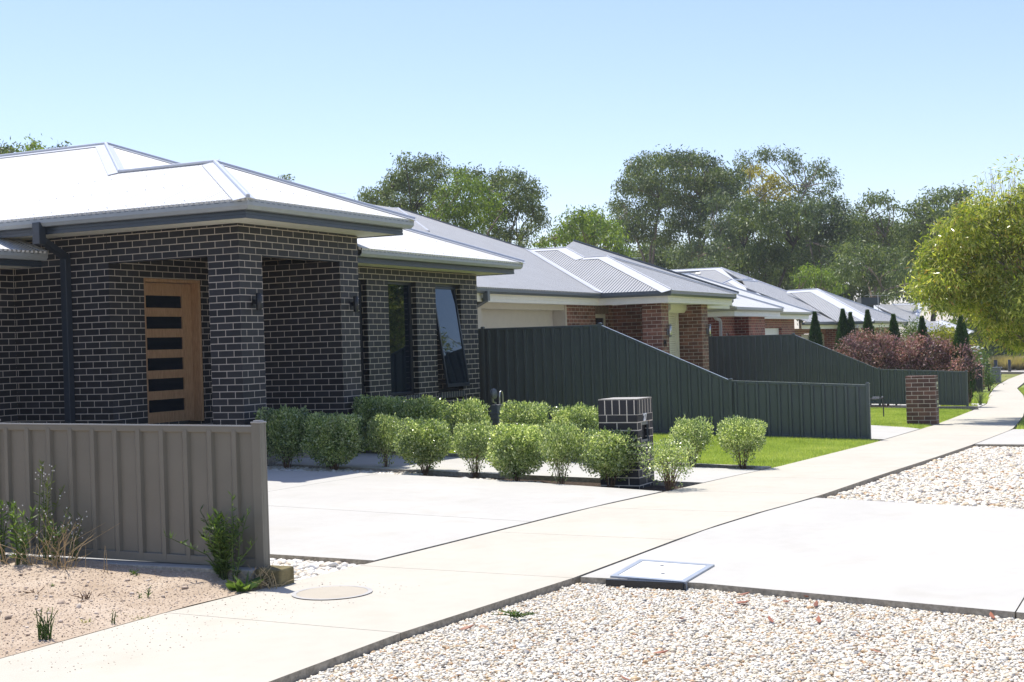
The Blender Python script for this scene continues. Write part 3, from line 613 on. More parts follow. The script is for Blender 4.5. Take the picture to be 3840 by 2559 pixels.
# ------------------------------------------------------------------ brown brick house
H2 = empty('brick_house', (30.37, 10.84, -.1), 'brown brick house with grey steel roof and cream roller shutter on its porch', 'house')
zt = 2.43; zb = -.4
w_ = MB(); w_.box(30.37, 30.84, 10.84, 11.31, zb, zt); w_.box(31.6, 31.8, 11.32, 12.5, zb, zt); w_.box(31.8, 32.2, 11.32, 11.5, zb, zt); w_.box(32.86, 33.1, 11.32, 11.5, zb, zt)
w_.box(32.93, 33.42, 10.73, 11.32, zb, zt); w_.box(33.42, 34.0, 10.95, 11.32, zb, zt); w_.box(28.76, 30.46, 12.5, 12.7, zb, zt); w_.box(31.24, 31.598, 12.5, 12.7, zb, zt); w_.box(30.46, 31.24, 12.5, 12.7, 2.38, zt)
w_.box(33.88, 34.0, 11.32, 20, zb, zt); w_.build('wall', M['brown_brick'], H2)
m = MB(); m.box(30.44, 31.26, 12.485, 12.6, 2.215, 2.385); m.build('head_course', M['brown_soldier'], H2)
m = MB(); m.box(24.0, 28.76, 12.52, 12.7, 2.28, zt); m.box(28.70, 28.76, 12.49, 12.85, zb, 2.42); m.build('garage_surround', M['door_cream'], H2)
m = MB()
for i in range(5): m.box(24.6, 28.69, 12.80, 12.84, 2.36-.012-(i+1)*.48, 2.36-.012-i*.48-.012)
m.build('garage_door', M['door_cream'], H2, bevel=.006)
m = MB(); m.box(24.3, 24.6, 12.5, 12.85, zb, zt); m.build('garage_pier', M['door_cream'], H2)
window_unit(H2, 30.465, 31.235, -.05, 2.21, 12.5, M['door_cream'], M['glass'], .06, .09, name='entry_screen')
sh = MB()
for i in range(40): sh.obox((32.53, 11.36, 2.2-i*.055), (.325,0,0), (0,.012,0), (0,.006,.025))
so_ = sh.build('roller_shutter', M['cream'], H2)
for a_ in (32.17, 32.85): m = MB(); m.box(a_, a_+.04, 11.30, 11.4, -.1, 2.24); m.build('shutter_track', M['cream'], so_)
m = MB(); x0, x1 = 31.75, 32.93; pr = [(11.318,2.42),(11.10,2.42),(11.10,2.28),(11.16,2.20),(11.318,2.20)]
m.add([(x0,a,b) for a, b in pr]+[(x1,a,b) for a, b in pr], [(0,1,2,3,4),(9,8,7,6,5)]+[(i,i+5,(i+1)%5+5,(i+1)%5) for i in range(5)]); m.build('shutter_box', M['cream'], so_)
for (lx, ly) in ((30.72, 10.84), (33.32, 10.73)):
    m = MB(); m.lathe((lx, ly-.07, 1.76), [(.028,-.15),(.034,-.15),(.034,.15),(.028,.15)], 14); o = m.build('wall_lamp', M['steel'], H2, True)
    m = MB(); m.box(lx-.035, lx+.035, ly-.03, ly-.004, 1.66, 1.80)
    for dz in (-.12, .12): m.lathe((lx, ly-.07, 1.76+dz), [(.044,-.008),(.044,.008)], 14)
    m.build('lamp_bracket', M['grey_plastic'], o)
nm = MB()
for (dx, s) in ((0,1), (.10,1)):
    nm.tube([(30.44+dx+.035, 10.825, 1.535),(30.44+dx, 10.825, 1.50),(30.44+dx+.01, 10.825, 1.46)], .011, 6); nm.tube([(30.44+dx+.035, 10.825, 1.56),(30.44+dx+.035, 10.825, 1.40)], .011, 6)
nm.build('house_number', M['black'], H2)
C2, D2c = (29.7,10.35,2.65), (34.7,10.35,2.65); I2 = (29.7,12.03,2.66); A2c = (32.2,12.85,3.64); J2 = (32.2,13.45,3.64)
A2d = (33.05,14.3,3.976); V2 = (33.05,15.35,3.99)
TL = onplane(1492, 782, (0,12.03,2.66), (0,-.368,.93)); 
F2 = {'left': [I2, C2, A2c, J2, A2d, V2], 'front': [C2, D2c, A2c], 'garage': [(23.2,12.03,2.66), I2, V2, TL, (TL.x-4.5, TL.y, TL.z), (23.2,14.5,3.645)],
      'main': [(33.2,10.95,2.60), (36.4,10.95,2.60), (33.9,14.36,3.976), A2d, J2, A2c]}
F2['main'] = [onplane(px, py, (0,10.95,2.60), (0,-.37,.93)) for px, py in ((2150,905),(2770,1101),(2500,1101),(2260,1000),(2122,925))]
F2['back'] = [onplane(px, py, (0,11.9,2.60), (0,-.36,.933)) for px, py in ((2153,914),(2500,1020),(2766,1099),(2500,1090),(2120,930))]
F2['rear'] = [TL, (TL.x+.02, TL.y+5, TL.z), (TL.x-4.5, TL.y+5, TL.z), (TL.x-4.5, TL.y, TL.z)]
roof_part(H2, {k: F2[k] for k in ('left','front','garage','main','rear')}, M['roof_grey'], [('left', C2, A2c, .24, .016), ('front', C2, A2c, .08, 0), ('left', A2c, J2, .16, .014), ('left', J2, A2d, .24, .016), ('left', A2d, V2, .16, .014),
   ('left', I2, V2, .05, 0), ('garage', I2, V2, .16, 0), ('front', D2c, A2c, .10, .02)], M['cap_grey'])
m = MB(); m.tube([V2, TL], .035, 6); m.tube([TL, (TL.x, TL.y+4, TL.z)], .035, 6); m.build('ridge_cap', M['gutter_dark'], H2)
m = MB(); m.poly(F2['back'], .03, face_n(F2['back'])); ro = m.build('rear_roof', M['roof_white'], H2)
m = MB(); m.tube([F2['back'][0], F2['back'][1], F2['back'][2]], .03, 6); m.tube([F2['main'][0]+Vector((0,0,.02)), F2['main'][1]+Vector((0,0,.02))], .035, 6); m.build('ridge_cap', M['gutter_dark'], H2)
# small dutch gable on the garage roof
T1, T2, T3 = TL, onplane(1608, 869, (0,12.03,2.66), (0,-.368,.93)), None
d_ = ray(1519, 863); T3 = O + d_*(T2.x/d_.x)
m = MB(); m.poly([T1, T2, T3], .03, (-.37,0,.93)); m.poly([T1, T3, T3+Vector((-2,.6,-.3)), T1+Vector((-.6,1.6,0))], .03, (-.37,0,.93)); gb = m.build('gablet_roof', M['roof_grey'], H2)
m = MB(); m.tube([T1, T2, T3], .03, 6); m.tube([T1, T1+Vector((-.5,1.5,0))], .03, 6); m.build('ridge_cap', M['cap_grey'], gb)
eaves(H2, [(23.2,12.04,2.66),(29.7,12.04,2.66),(29.7,10.36,2.65),(34.7,10.36,2.65)], M['gutter_dark'], M['cream'], M['white_paint'], .17, .55)
eaves(H2, [(34.2,10.95,2.60),(36.4,10.95,2.60)], M['gutter_dark'], M['cream'], M['white_paint'], .17, .45)
m = MB(); m.box(23.9, 24.0, 12.0, 12.1, 2.40, 2.58); m.obox((24.1,12.25,2.38), (.1,.16,-.05), (.04,-.03,0), (0,0,.04)); m.build('downpipe', M['gutter_dark'], H2)
# ------------------------------------------------------------------ red brick house
H3 = empty('brick_house', (43.45, 12.6, -.4), 'red brick house with pale roof, white fascias and a white garage door', 'house')
zt = 2.30; zb = -.8
w_ = MB(); w_.box(43.45, 45.3, 12.6, 12.8, zb, zt); w_.box(43.45, 43.65, 12.8, 13.06, zb, zt)
w_.box(41.9, 42.55, 13.06, 13.26, zb, zt); w_.box(42.75, 43.65, 13.06, 13.26, zb, zt); w_.box(42.55, 42.75, 13.06, 13.26, 1.72, zt); w_.box(42.55, 42.75, 13.06, 13.26, zb, .4); w_.box(41.9, 42.1, 13.26, 15.5, zb, zt)
w_.box(45.1, 45.3, 12.8, 14, zb, zt); w_.box(45.3, 54.0, 13.9, 14.1, 1.90, zt-.02); w_.box(52.3, 54.0, 13.9, 14.1, zb, 1.90); w_.box(45.3, 47.0, 13.9, 14.1, zb, 1.9); w_.box(54, 54.2, 13.9, 22, zb, zt)
w_.build('wall', M['red_brick'], H3)
window_unit(H3, 42.555, 42.745, .41, 1.71, 13.06, M['white_paint'], M['glass'], .04, .03)
m = MB()
for i in range(5): m.box(47.0, 52.3, 14.02, 14.06, 1.89-(i+1)*.5, 1.89-i*.5-.012)
m.build('garage_door', M['white_paint'], H3)
C3, D3c = (40.9,12.0,2.47), (45.45,12.0,2.47); n_y = (0,-.370,.929); n_x = (-.370,0,.929)
P3 = lambda px, py: onplane(px, py, (0,12.0,2.47), n_y); Q3 = lambda px, py: onplane(px, py, (0,13.3,2.47), n_y)
C3 = ony(2764, 1152, 12.0); C3.z = 2.47; L3 = lambda px, py: onplane(px, py, (C3.x,0,2.47), n_x)
F3 = {'front': [C3, D3c, P3(2766,1108), P3(2660,1105), P3(2640,1120)], 'left': [C3, onplane(2650,1158,(C3.x,0,2.47),n_x), onplane(2650,1120,(C3.x,0,2.47),n_x), L3(2735,1133)]}
GR = [Q3(2921,1169), (54.6,13.3,2.47), Q3(2583,1028), Q3(2545,1030), Q3(2545,1075), Q3(2765,1125)]; F3['garage'] = GR
roof_part(H3, F3, M['roof_white'], [('front', D3c, P3(2766,1108), .1, .025), ('garage', (54.6,13.3,2.47), Q3(2583,1028), .1, .03), ('garage', Q3(2583,1028), Q3(2545,1030), .1, .02)], M['cap_white'])
S3 = lambda px, py: onplane(px, py, (47.0,0,2.47), n_x)      # high corrugated slope facing the camera side
T3_ = lambda px, py: onplane(px, py, (0,14.5,2.6), n_y)
hb = T3_(2704,1006); S3 = lambda px, py: onplane(px, py, hb, n_x)
FB = {'slope': [S3(2490,1016), hb, S3(2782,1049), S3(2708,1067), S3(2600,1040), S3(2490,1030)], 'grey': [hb, T3_(2954,1096), T3_(3075,1170), T3_(3010,1160), T3_(2800,1080), T3_(2782,1049)]}
roof_part(H3, FB, M['roof_blue'], [('slope', hb, S3(2782,1049), .34, .02), ('slope', S3(2490,1016), hb, .25, .02), ('grey', hb, T3_(2954,1096), .1, .03)], M['cap_white'])
U3 = lambda px, py: onplane(px, py, T3_(2745,1049), n_x)
FC = {'hip': [T3_(2745,1049), U3(2706,1066), U3(2780,1088), U3(2856,1112)]}
roof_part(H3, FC, M['roof_blue'], [('hip', T3_(2745,1049), U3(2856,1112), .3, .03), ('hip', T3_(2745,1049), U3(2706,1066), .12, .04)], M['cap_white'])
m = MB(); a = T3_(2752,1049.5); b = T3_(2838,1057.5); m.tube([a, b], .05, 6); m.tube([T3_(2788,1049), T3_(2820,1047), b], .05, 6); m.build('ridge_cap', M['cap_white'], H3)
m = MB(); a, b = S3(2532,1026), S3(2622,1020); m.tube([a, b], .06, 6); m.obox(S3(2615,1033), (0,.12,0), (.1,0,.12), (.03,0,.03)); m.build('dark_roof_bar', M['gutter_dark'], H3)  # dark bar and small block lying on the high slope
eaves(H3, [(C3.x, 14.2, 2.47),(C3.x,12.0,2.47),(45.45,12.0,2.47)], M['gutter_light'], M['white_paint'], M['white_paint'], .17, .55)
eaves(H3, [(45.4,13.3,2.47),(54.6,13.3,2.47)], M['gutter_light'], M['white_paint'], M['white_paint'], .17, .5)
m = MB(); dpx = lambda px, py, y=12.9: tuple(ony(px, py, y)); m.tube([dpx(2680,1166), dpx(2680,1190), dpx(2686,1196), dpx(2698,1200), dpx(2702,1206), dpx(2703,1268)], .05, 10); m.build('downpipe', flat('pale_pipe', (.5,.53,.6), .4), H3, True)
# ------------------------------------------------------------------ fourth and fifth house
H4 = empty('brick_house', (57, 12, -.7), 'red brick house with cream eaves behind the cypress row', 'house')
zt = 1.84; zb = -1.0
y4 = 13.6; xi = float(ony(3137, 1206, y4).x); c4 = onx(3280, 1204, xi); zE = float(c4.z)
w_ = MB(); w_.box(xi+.6, xi+6.3, c4.y+.6, c4.y+.8, zb, zE-.26); w_.box(xi+.6, xi+.8, c4.y+.8, y4+.6, zb, zE-.26); w_.box(54.3, xi+.6, y4+.6, y4+.8, zE-.45, zE-.26)
gx0 = float(ony(2996, 1260, y4+.7).x); gx1 = float(ony(3092, 1260, y4+.7).x)
w_.box(54.3, gx0, y4+.6, y4+.8, zb, zE-.45); w_.box(gx1, xi+.6, y4+.6, y4+.8, zb, zE-.45); w_.build('wall', M['red_brick'], H4)
m = MB()
for i in range(4): m.box(gx0, gx1, y4+.7, y4+.74, zE-.46-(i+1)*.5, zE-.46-i*.5-.02)
m.build('garage_door', M['door_cream'], H4)
window_unit(H4, xi+1.5, xi+2.3, -.2, zE-.4, c4.y+.6-.08, M['black'], M['glass'], .0, .05)
Lq = lambda px, py: onplane(px, py, (xi,0,zE), n_x); Gq = lambda px, py: onplane(px, py, (0,y4,zE), n_y); Fq = lambda px, py: onplane(px, py, (0,c4.y,zE), n_y)
F4 = {'left': [Lq(3137,1206), c4, Lq(3065,1086), Lq(2954,1093)], 'front': [c4, Fq(3404,1207), Lq(3065,1086)], 'garage': [Gq(3030,1208), Gq(3137,1206), Gq(2954,1093), Gq(2900,1078), Gq(2900,1150)]}
roof_part(H4, F4, M['roof_blue'], [('left', c4, Lq(3065,1086), .4, .03), ('left', Lq(3065,1086), Lq(2954,1093), .3, .03), ('garage', Gq(3137,1206), Gq(2954,1093), .2, 0), ('front', Fq(3404,1207), Lq(3065,1086), .1, .03)], M['cap_white'])
eaves(H4, [(54.6,y4,zE),(xi,y4,zE),(xi,c4.y,zE),(float(Fq(3404,1207).x),c4.y,zE)], M['gutter_dark'], M['cream'], M['cream'], .17, .55)
m = MB(); m.tube([tuple(onx(3218,1214,xi+.1)), tuple(onx(3218,1226,xi+.1)), tuple(onx(3228,1240,xi+.5)), tuple(onx(3229,1300,xi+.5))], .055, 8); m.build('downpipe', M['white_paint'], H4)
H5 = empty('brick_house', (78, 14, -.8), 'farthest house with pale gabled steel roof behind the roses', 'house')
x5 = 76.0; py5 = (0, 13.1, 2.15)
Gv = lambda px, py: onplane(px, py, py5, n_y); top = Gv(3270, 1140)
Xv = lambda px, py, p=top: onplane(px, py, p, n_x)
F5 = {'main': [top, Gv(3345,1143), Gv(3470,1197), Gv(3560,1249), Gv(3430,1249), Gv(3408,1205)], 'left': [top, Xv(3252,1147), Xv(3400,1225), Xv(3408,1206)]}
g5 = Gv(3345,1143); F5['gable'] = [g5, onplane(3463,1139,g5,n_x), onplane(3443,1196,g5,n_x)]
e5 = Gv(3476,1207); F5['right'] = [e5, onplane(3530,1203,e5,n_x), onplane(3652,1246,e5,n_x), onplane(3570,1249,e5,n_x)]
roof_part(H5, F5, M['roof_blue'], [('left', top, Xv(3408,1206), .5, .03), ('gable', onplane(3463,1139,g5,n_x), onplane(3443,1196,g5,n_x), .25, .03), ('gable', g5, onplane(3463,1139,g5,n_x), .15, .03), ('right', onplane(3530,1203,e5,n_x), onplane(3652,1246,e5,n_x), .4, .03)], M['cap_white'])
w5 = onplane(3560, 1252, py5, n_y); m = MB(); a = atdepth(3380, 1215, 71.5); b = atdepth(3640, 1250, 75.5)
m.box(a.x+.5, b.x+3, a.y-1.0, a.y-.7, -1, 1.6); m.box(w5.x, w5.x+6, w5.y+.3, w5.y+.5, -1, 1.2); m.build('wall', M['cream'], H5)
m = MB(); c = atdepth(3257, 1132, 70); m.obox(c, RV*.46, Vector((0,0,1)).cross(RV)*.4, (0,0,.17)); m.obox(c+Vector((0,0,-.35)), RV*.2, Vector((0,0,1)).cross(RV)*.2, (0,0,.3)); m.obox(c+Vector((0,0,.185)), RV*.48, Vector((0,0,1)).cross(RV)*.42, (0,0,.015)); m.build('roof_cooler', M['fascia_dark'], H5)
M['rail_glare'] = flat('fence_rail_glare', (.30,.31,.32), .15, .9, vary=.03)  # paler than the fence: sun glare along the rail tops painted into the colour
# ------------------------------------------------------------------ steel sheet fences
def fence(name, label, x, stations, sheetmat, railmat, group=None, pitch=.191, depth=.045, ribw=.060, pan_front=True, postw=.055, zbase=None, skip_last=False, cap=True):
    """stations: (y, ztop) from street end inward; sheets hang between posts"""
    root = empty(name, (x, stations[0][0], float(gz(x, stations[0][0]))), label, 'fence', group)
    zb = zbase or (lambda y: gzf(x, y)-.015)
    for i in range(len(stations)-1):
        (ya, za), (yb, zb_) = stations[i], stations[i+1]; y0, y1 = ya+postw/2, yb-postw/2
        prof = []; y = y0; t = 0.0
        n = int((y1-y0)/pitch)+1
        for k in range(n+1):
            s = y0+k*pitch
            for (dy, d) in ((0,0),(pitch-ribw-.02,0),(pitch-ribw-.010,depth),(pitch-.036,depth),(pitch-.006,0)):
                if s+dy < y1: prof.append((s+dy, d))
        prof.append((y1, 0)); mb = MB(); xx = x-.012
        for (yy, d) in prof:
            tt = (yy-ya)/(yb-ya); zt_ = za+(zb_-za)*tt-.03
            mb.v += [(xx-d+.012, yy, zb(yy)+.03), (xx-d+.012, yy, zt_)]
        for k in range(len(prof)-1): a = 2*k; mb.f.append((a, a+1, a+3, a+2))
        o = mb.build('sheet', sheetmat, root); sd = o.modifiers.new('thickness', 'SOLIDIFY'); sd.thickness = .0015
        L = Vector((0, y1-y0, (zb_-za)*(y1-y0)/(yb-ya))); mid = Vector((x, (y0+y1)/2, (za+zb_)/2)); nn = Vector((0,-L.z,L.y)).normalized()
        r = MB(); r.obox(mid-nn*.024, (.021,0,0), L/2, nn*.021)
        rc = MB(); rc.obox(mid, (.024,0,0), L/2, nn*.004); rc.build('rail_cap', M['rail_glare'], root)
        Lb = Vector((0, y1-y0, zb(y1)-zb(y0))); mb_ = Vector((x, (y0+y1)/2, (zb(y0)+zb(y1))/2+.035)); r.obox(mb_, (.024,0,0), Lb/2, (0,0,.03))
        r.build('rail', sheetmat, root, bevel=.004)
    for i, (yy, zz) in enumerate(stations):
        p = MB(); zz2 = zz+.018
        w2 = postw/2; z0 = zb(yy)-.05
        p.box(x-.036, x-.020, yy-w2, yy+w2, z0, zz2); p.box(x+.020, x+.036, yy-w2, yy+w2, z0, zz2); p.box(x-.020, x+.020, yy-w2*.5, yy+w2*.5, z0, zz2)
        if i == 0: p.box(x-.020, x+.020, yy-w2, yy-w2*.5-.001, z0, zz2)
        po = p.build('post', sheetmat, root, bevel=.003)
        c = MB(); c.box(x-.040, x+.040, yy-w2-.004, yy+w2+.004, zz2, zz2+.012); c.obox((x,yy,zz2+.016), (.030,0,0), (0,w2*.7,0), (0,0,.005)); c.build('post_cap', railmat, po, bevel=.004)
    return root
fz = lambda y: .097+.012*(y-5.6)
xF = 7.70
fence('metal_fence', 'short taupe steel fence on a concrete plinth in front of the driveway', xF, [(5.60,1.045),(7.98,1.075),(10.36,1.10),(12.74,1.13)], M['fence_grey'], M['cap_taupe'], None, .205, .026, .06, zbase=fz, postw=.07)
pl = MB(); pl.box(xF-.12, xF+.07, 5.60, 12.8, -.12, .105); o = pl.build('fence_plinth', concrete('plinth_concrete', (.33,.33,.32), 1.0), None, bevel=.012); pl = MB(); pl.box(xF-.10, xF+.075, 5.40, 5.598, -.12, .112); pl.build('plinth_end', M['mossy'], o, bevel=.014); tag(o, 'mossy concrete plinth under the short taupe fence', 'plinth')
F2S = [(4.89,.685),(7.25,.80),(9.66,1.86),(12.05,1.87),(14.4,1.87),(16.8,1.87)]
fence('metal_fence', 'dark green steel fence stepping down between the charcoal house and the brown one', 23.75, F2S, M['fence_green'], M['fence_cap'], 'dark green boundary fences')
F3S = [(5.56,.43),(7.91,.55),(10.29,1.60),(12.74,1.62),(15.1,1.62)]
fence('metal_fence', 'dark green steel fence below the purple shrubs, on a concrete plinth', 40.0, F3S, M['fence_green'], M['fence_cap'], 'dark green boundary fences', zbase=lambda y: gzf(40, y)+.10)
pl = MB(); pl.box(39.93, 40.07, 5.28, 15.2, -.75, gzf(40, 5.5)+.085); tag(pl.build('fence_plinth', M['kerb'], None, bevel=.01), 'grey concrete plinth under the fence by the brown letterbox lawn', 'plinth')
fy = 6.84; fence('metal_fence', 'low charcoal steel fence past the purple shrubs', 53.0, [(fy,.30),(fy+2.4,.34),(fy+4.8,.38)], M['fence_char'], M['fence_cap'])
# ------------------------------------------------------------------ letterboxes
def text_mesh(s, size, mat, name, parent, mwm, depth=.003):
    cu = bpy.data.curves.new('t', 'FONT'); cu.body = s; cu.size = size; cu.extrude = depth; cu.align_x = 'CENTER'; cu.align_y = 'CENTER'; cu.offset = .002
    to = bpy.data.objects.new('t', cu); COL.objects.link(to); dg = bpy.context.evaluated_depsgraph_get(); me = bpy.data.meshes.new_from_object(to.evaluated_get(dg)); bpy.data.objects.remove(to)
    me.transform(mwm); return link(name, me, mat, parent)
LB = empty('letterbox', (14.6, 5.65, 0), 'charcoal brick letterbox pillar with white number 27 among the shrubs', 'letterbox')
lb_brick = brick('letterbox_brick', ((.014,.0125,.015),(.019,.017,.019),(.026,.024,.027)), (.74,.65,.54), 14.36, 5.441, .735, .65, .2, parity=.0)
x0, x1, y0, y1 = 14.36, 14.835, 5.441, 5.896
m = MB(); zq = .735
m.box(x0, x1, y0, y1, -.12, .42); m.box(x0, x0+.12, y0, y0+.12, .42, zq-.086); m.box(x1-.11, x1, y0, y0+.12, .42, zq-.086); m.box(x0, x1, y0+.12, y1, .42, zq-.086); m.box(x0, x1, y0, y1, zq-.086, zq); m.build('pillar', lb_brick, LB)
m = MB(); m.box(x0, x1, y0, y1, zq, .893)
o = m.build('coping_course', soldier('letterbox_head_brick', (.020,.018,.021), (.74,.65,.54), 14.36, 5.441, .086), LB)
m = MB(); m.box(x0+.001, x1-.001, y0+.001, y1-.001, .893, .905); m.build('cement_top', concrete('cement_top', (.36,.345,.32)), LB)
m = MB(); a, b = x0+.12, x1-.11; m.box(a, b, y0+.012, y0+.03, .61, zq-.086); m.box(a, b, y0+.012, y0+.03, .42, .45); m.box(a, a+.008, y0+.012, y0+.03, .45, .61); m.box(b-.008, b, y0+.012, y0+.03, .45, .61); so_ = m.build('mail_slot', M['gutter_dark'], LB)
m = MB(); m.box(a+.008, b-.008, y0+.05, y0+.055, .45, .61); m.build('slot_flap', M['black'], so_)
text_mesh('27', .115, flat('white_digits', (.9,.9,.88), .5, vary=.0), 'house_number', LB, Matrix.Translation((x0+.225, y0-.004, zq-.043)) @ Matrix.Rotation(math.pi/2, 4, 'X') @ Matrix.Diagonal((.85,1,1,1)))
LB2 = empty('letterbox', (30.0, 5.0, -.4), 'brown brick letterbox pillar standing on the neighbour\'s lawn by the path', 'letterbox')
x0, y0 = 29.87, 4.77; zt = .63; l2 = brick('brown_letterbox_brick', ((.085,.042,.028),(.115,.055,.038),(.16,.075,.05)), (.58,.50,.42), x0, y0, zt-.052, .7, .25)
m = MB(); m.box(x0, x0+.35, y0, y0+.60, -.6, zt); m.build('pillar', l2, LB2)
for a_, b_ in ((.36,.50),(-.02,.12)):
    m = MB(); m.box(x0+.1, x0+.27, y0-.008, y0+.002, a_, b_); o = m.build('mail_slot', M['steel'], LB2); m = MB(); m.box(x0+.12, x0+.23, y0-.012, y0-.007, a_+.03, a_+.09); m.build('slot_flap', M['black'], o)
def antenna(label, px, py, D, s):
    c = atdepth(px, py, D); e = empty('tv_antenna', (c.x, c.y, c.z-.8), label, 'antenna'); m = MB(); m.tube([(c.x,c.y,c.z-1.0),(c.x,c.y,c.z)], .006*D/27, 6); m.tube([c-RV*s, c+RV*s], .004*D/27, 6)
    for i in range(7): q = c+RV*(s*(i/3-1)); d = Vector((-RV.y, RV.x, 0))*(.28-.02*i); m.tube([q-d, q+d], .003*D/27, 5)
    m.build('mast', M['steel'], e)
antenna('small television antenna on the brown brick house roof', 2362, 968, 40, .32); antenna('television antenna near the roof cooler of the farthest house', 3292, 1108, 69, .55); antenna('thin television antenna just above the porch roof hip', 1236, 726, 27, .30)
# ------------------------------------------------------------------ pits in the concrete
PT = empty('service_pit', (8.8, 3.2, 0), 'rectangular service pit with pale lid and blue grey rim at the apron corner', 'service pit')
cs = [Vector(c) for c in ((8.49,3.44),(9.20,3.50),(9.10,2.93),(8.40,2.90))]; cen = sum((Vector((c.x, c.y)) for c in cs), Vector((0,0)))/4
def ring(sc_, z): return [(cen.x+(c.x-cen.x)*sc_, cen.y+(c.y-cen.y)*sc_, z) for c in cs]
m = MB(); o_, i_ = ring(1.0, .012), ring(.86, .012); m.add(o_+i_+ring(1.0,-.10)+ring(.86,.004), [(j,(j+1)%4,(j+1)%4+4,j+4) for j in range(4)]+[(j+8,(j+1)%4+8,(j+1)%4,j) for j in range(4)]+[(j+4,(j+1)%4+4,(j+1)%4+12,j+12) for j in range(4)])
m.build('rim', flat('bluish_rim', (.30,.33,.37), .4), PT)
m = MB(); m.poly(ring(.85,.010)[::1], .02, (0,0,1)); m.build('lid', concrete('pit_lid', (.60,.60,.59), 1.0), PT)
m = MB(); 
for i in range(9):
    t = i/8; a = cs[3]*(1-t)+cs[0]*t; m.box(a.x-.008, a.x-.002, a.y-.004, a.y+.004, -.1, .0)
m.build('rim_rib', M['frame_dark'], PT)
m = MB(); m.box(8.385, 8.41, 2.91, 3.43, -.11, .006); m.build('pit_side', M['black'], PT)
m = MB(); m.lathe((8.66,3.14,.012), [(.013,-.004),(.013,.0)], 10); m.lathe((8.98,3.26,.012), [(.013,-.004),(.013,.0)], 10); m.build('lifting_hole', M['black'], PT)
MH = empty('manhole_cover', (7.5, 4.92, 0), 'round grey access cover set in the footpath near the taupe fence', 'manhole cover')
m = MB(); n = 40
for (r0, r1) in ((.225, .255),):
    vs = [(7.5+r*math.cos(6.2832*k/n), 4.93+r*math.sin(6.2832*k/n), .006) for r in (r0, r1) for k in range(n)]; m.add(vs, [(k, k+n, (k+1) % n+n, (k+1) % n) for k in range(n)][::1])
m.f = [f[::-1] for f in m.f]; m.build('ring', flat('cover_ring', (.40,.385,.36), .6), MH)
m = MB(); m.lathe((7.5,4.93,0), [(.224,-.01),(.224,.005)], 40); m.build('lid', concrete('cover_lid', (.43,.385,.31), 1.0), MH)
# ------------------------------------------------------------------ tap, bollards, far street furniture
TP = empty('garden_tap', (28.5, 5.6, -.3), 'dark garden tap with pipework standing in the lawn beside the brown letterbox', 'tap')
gt = lambda px, py: tuple(onx(px, py, 28.5)); m = MB(); m.tube([gt(3312,1500), gt(3314,1563)], .012, 8); m.tube([gt(3252,1499), gt(3270,1497), gt(3312,1494)], .011, 8); m.build('pipe', M['black'], TP)
m = MB(); c = Vector(gt(3285,1493)); m.obox(c, (.03,0,0), (0,-.07,0), (0,0,.022)); m.tube([gt(3306,1492), gt(3312,1488)], .016, 8); m.build('valve', M['grey_plastic'], TP, bevel=.008)
for (px, py, pt, lab, gx_) in ((3735, 1417, 1350, 'dark timber bollard behind the grey box post', 80), (3786, 1388, 1349, 'slim dark bollard in front of the tussock grass', 86)):
    b = onx(px, py, gx_); t = onx(px-2, pt, gx_); z0 = gzf(gx_, b.y); r = .085 if gx_ > 80 else .1
    m = MB(); m.lathe((b.x, b.y, z0), [(r,0),(r,(t.z-z0)*.93),(r*.8,(t.z-z0)*.94),(r*.8,(t.z-z0)*.97),(r*1.15,(t.z-z0)*.975),(r*1.1,t.z-z0)], 14); tag(m.build('bollard', M['downpipe'], None, True), lab, 'bollard')
bp = onx(3727, 1428, 69); tb = onx(3727, 1378, 69); m = MB(); m.box(bp.x-.1, bp.x+.3, bp.y-.30, bp.y+.32, bp.z-.1, tb.z-.05); m.box(bp.x-.14, bp.x+.34, bp.y-.36, bp.y+.38, tb.z-.05, tb.z); tag(m.build('service_cabinet', flat('cabinet_grey', (.14,.15,.17), .6)), 'grey rendered post with flat cap at the edge of the dry lawn', 'pillar')
BPi = empty('brick_pillar', (60, 8, -.7), 'low red brick pillar with pale capping beyond the charcoal fence', 'pillar')
a, b = onx(3648, 1384, 60), onx(3688, 1384, 60); zt5 = onx(3668, 1373, 60).z
m = MB(); m.box(60, 60.35, b.y, a.y, -.9, zt5-.06); m.build('shaft', M['red_brick'], BPi); m = MB(); m.box(59.95, 60.4, b.y-.04, a.y+.04, zt5-.06, zt5); m.build('coping', M['kerb'], BPi)
PK = empty('picket_gate', (62, 7.6, -.7), 'black picket gate panel leaning over the garden plants past the fence', 'gate')
for i in range(6):
    c1 = onx(3682+i*4.2, 1352-i*.6, 61+i*.5); m = MB(); m.box(c1.x, c1.x+.03, c1.y-.022, c1.y+.022, gzf(61,c1.y), c1.z); m.build('picket', M['black'], PK)
c0, c1 = onx(3682, 1366, 61), onx(3704, 1363, 63.5); m = MB(); m.tube([c0, c1], .03, 6); m.tube([c0+Vector((0,0,-.6)), c1+Vector((0,0,-.6))], .03, 6); m.build('rail', M['black'], PK)
c = onx(3706, 1395, 66); m = MB(); m.box(c.x, c.x+.12, c.y-.07, c.y+.07, -.8, onx(3706,1368,66).z); m.box(c.x-.02, c.x+.14, c.y-.1, c.y+.1, onx(3706,1368,66).z, onx(3706,1368,66).z+.04); tag(m.build('fence_post', M['black']), 'short black post with flat cap between the pickets and the grey pillar', 'post')
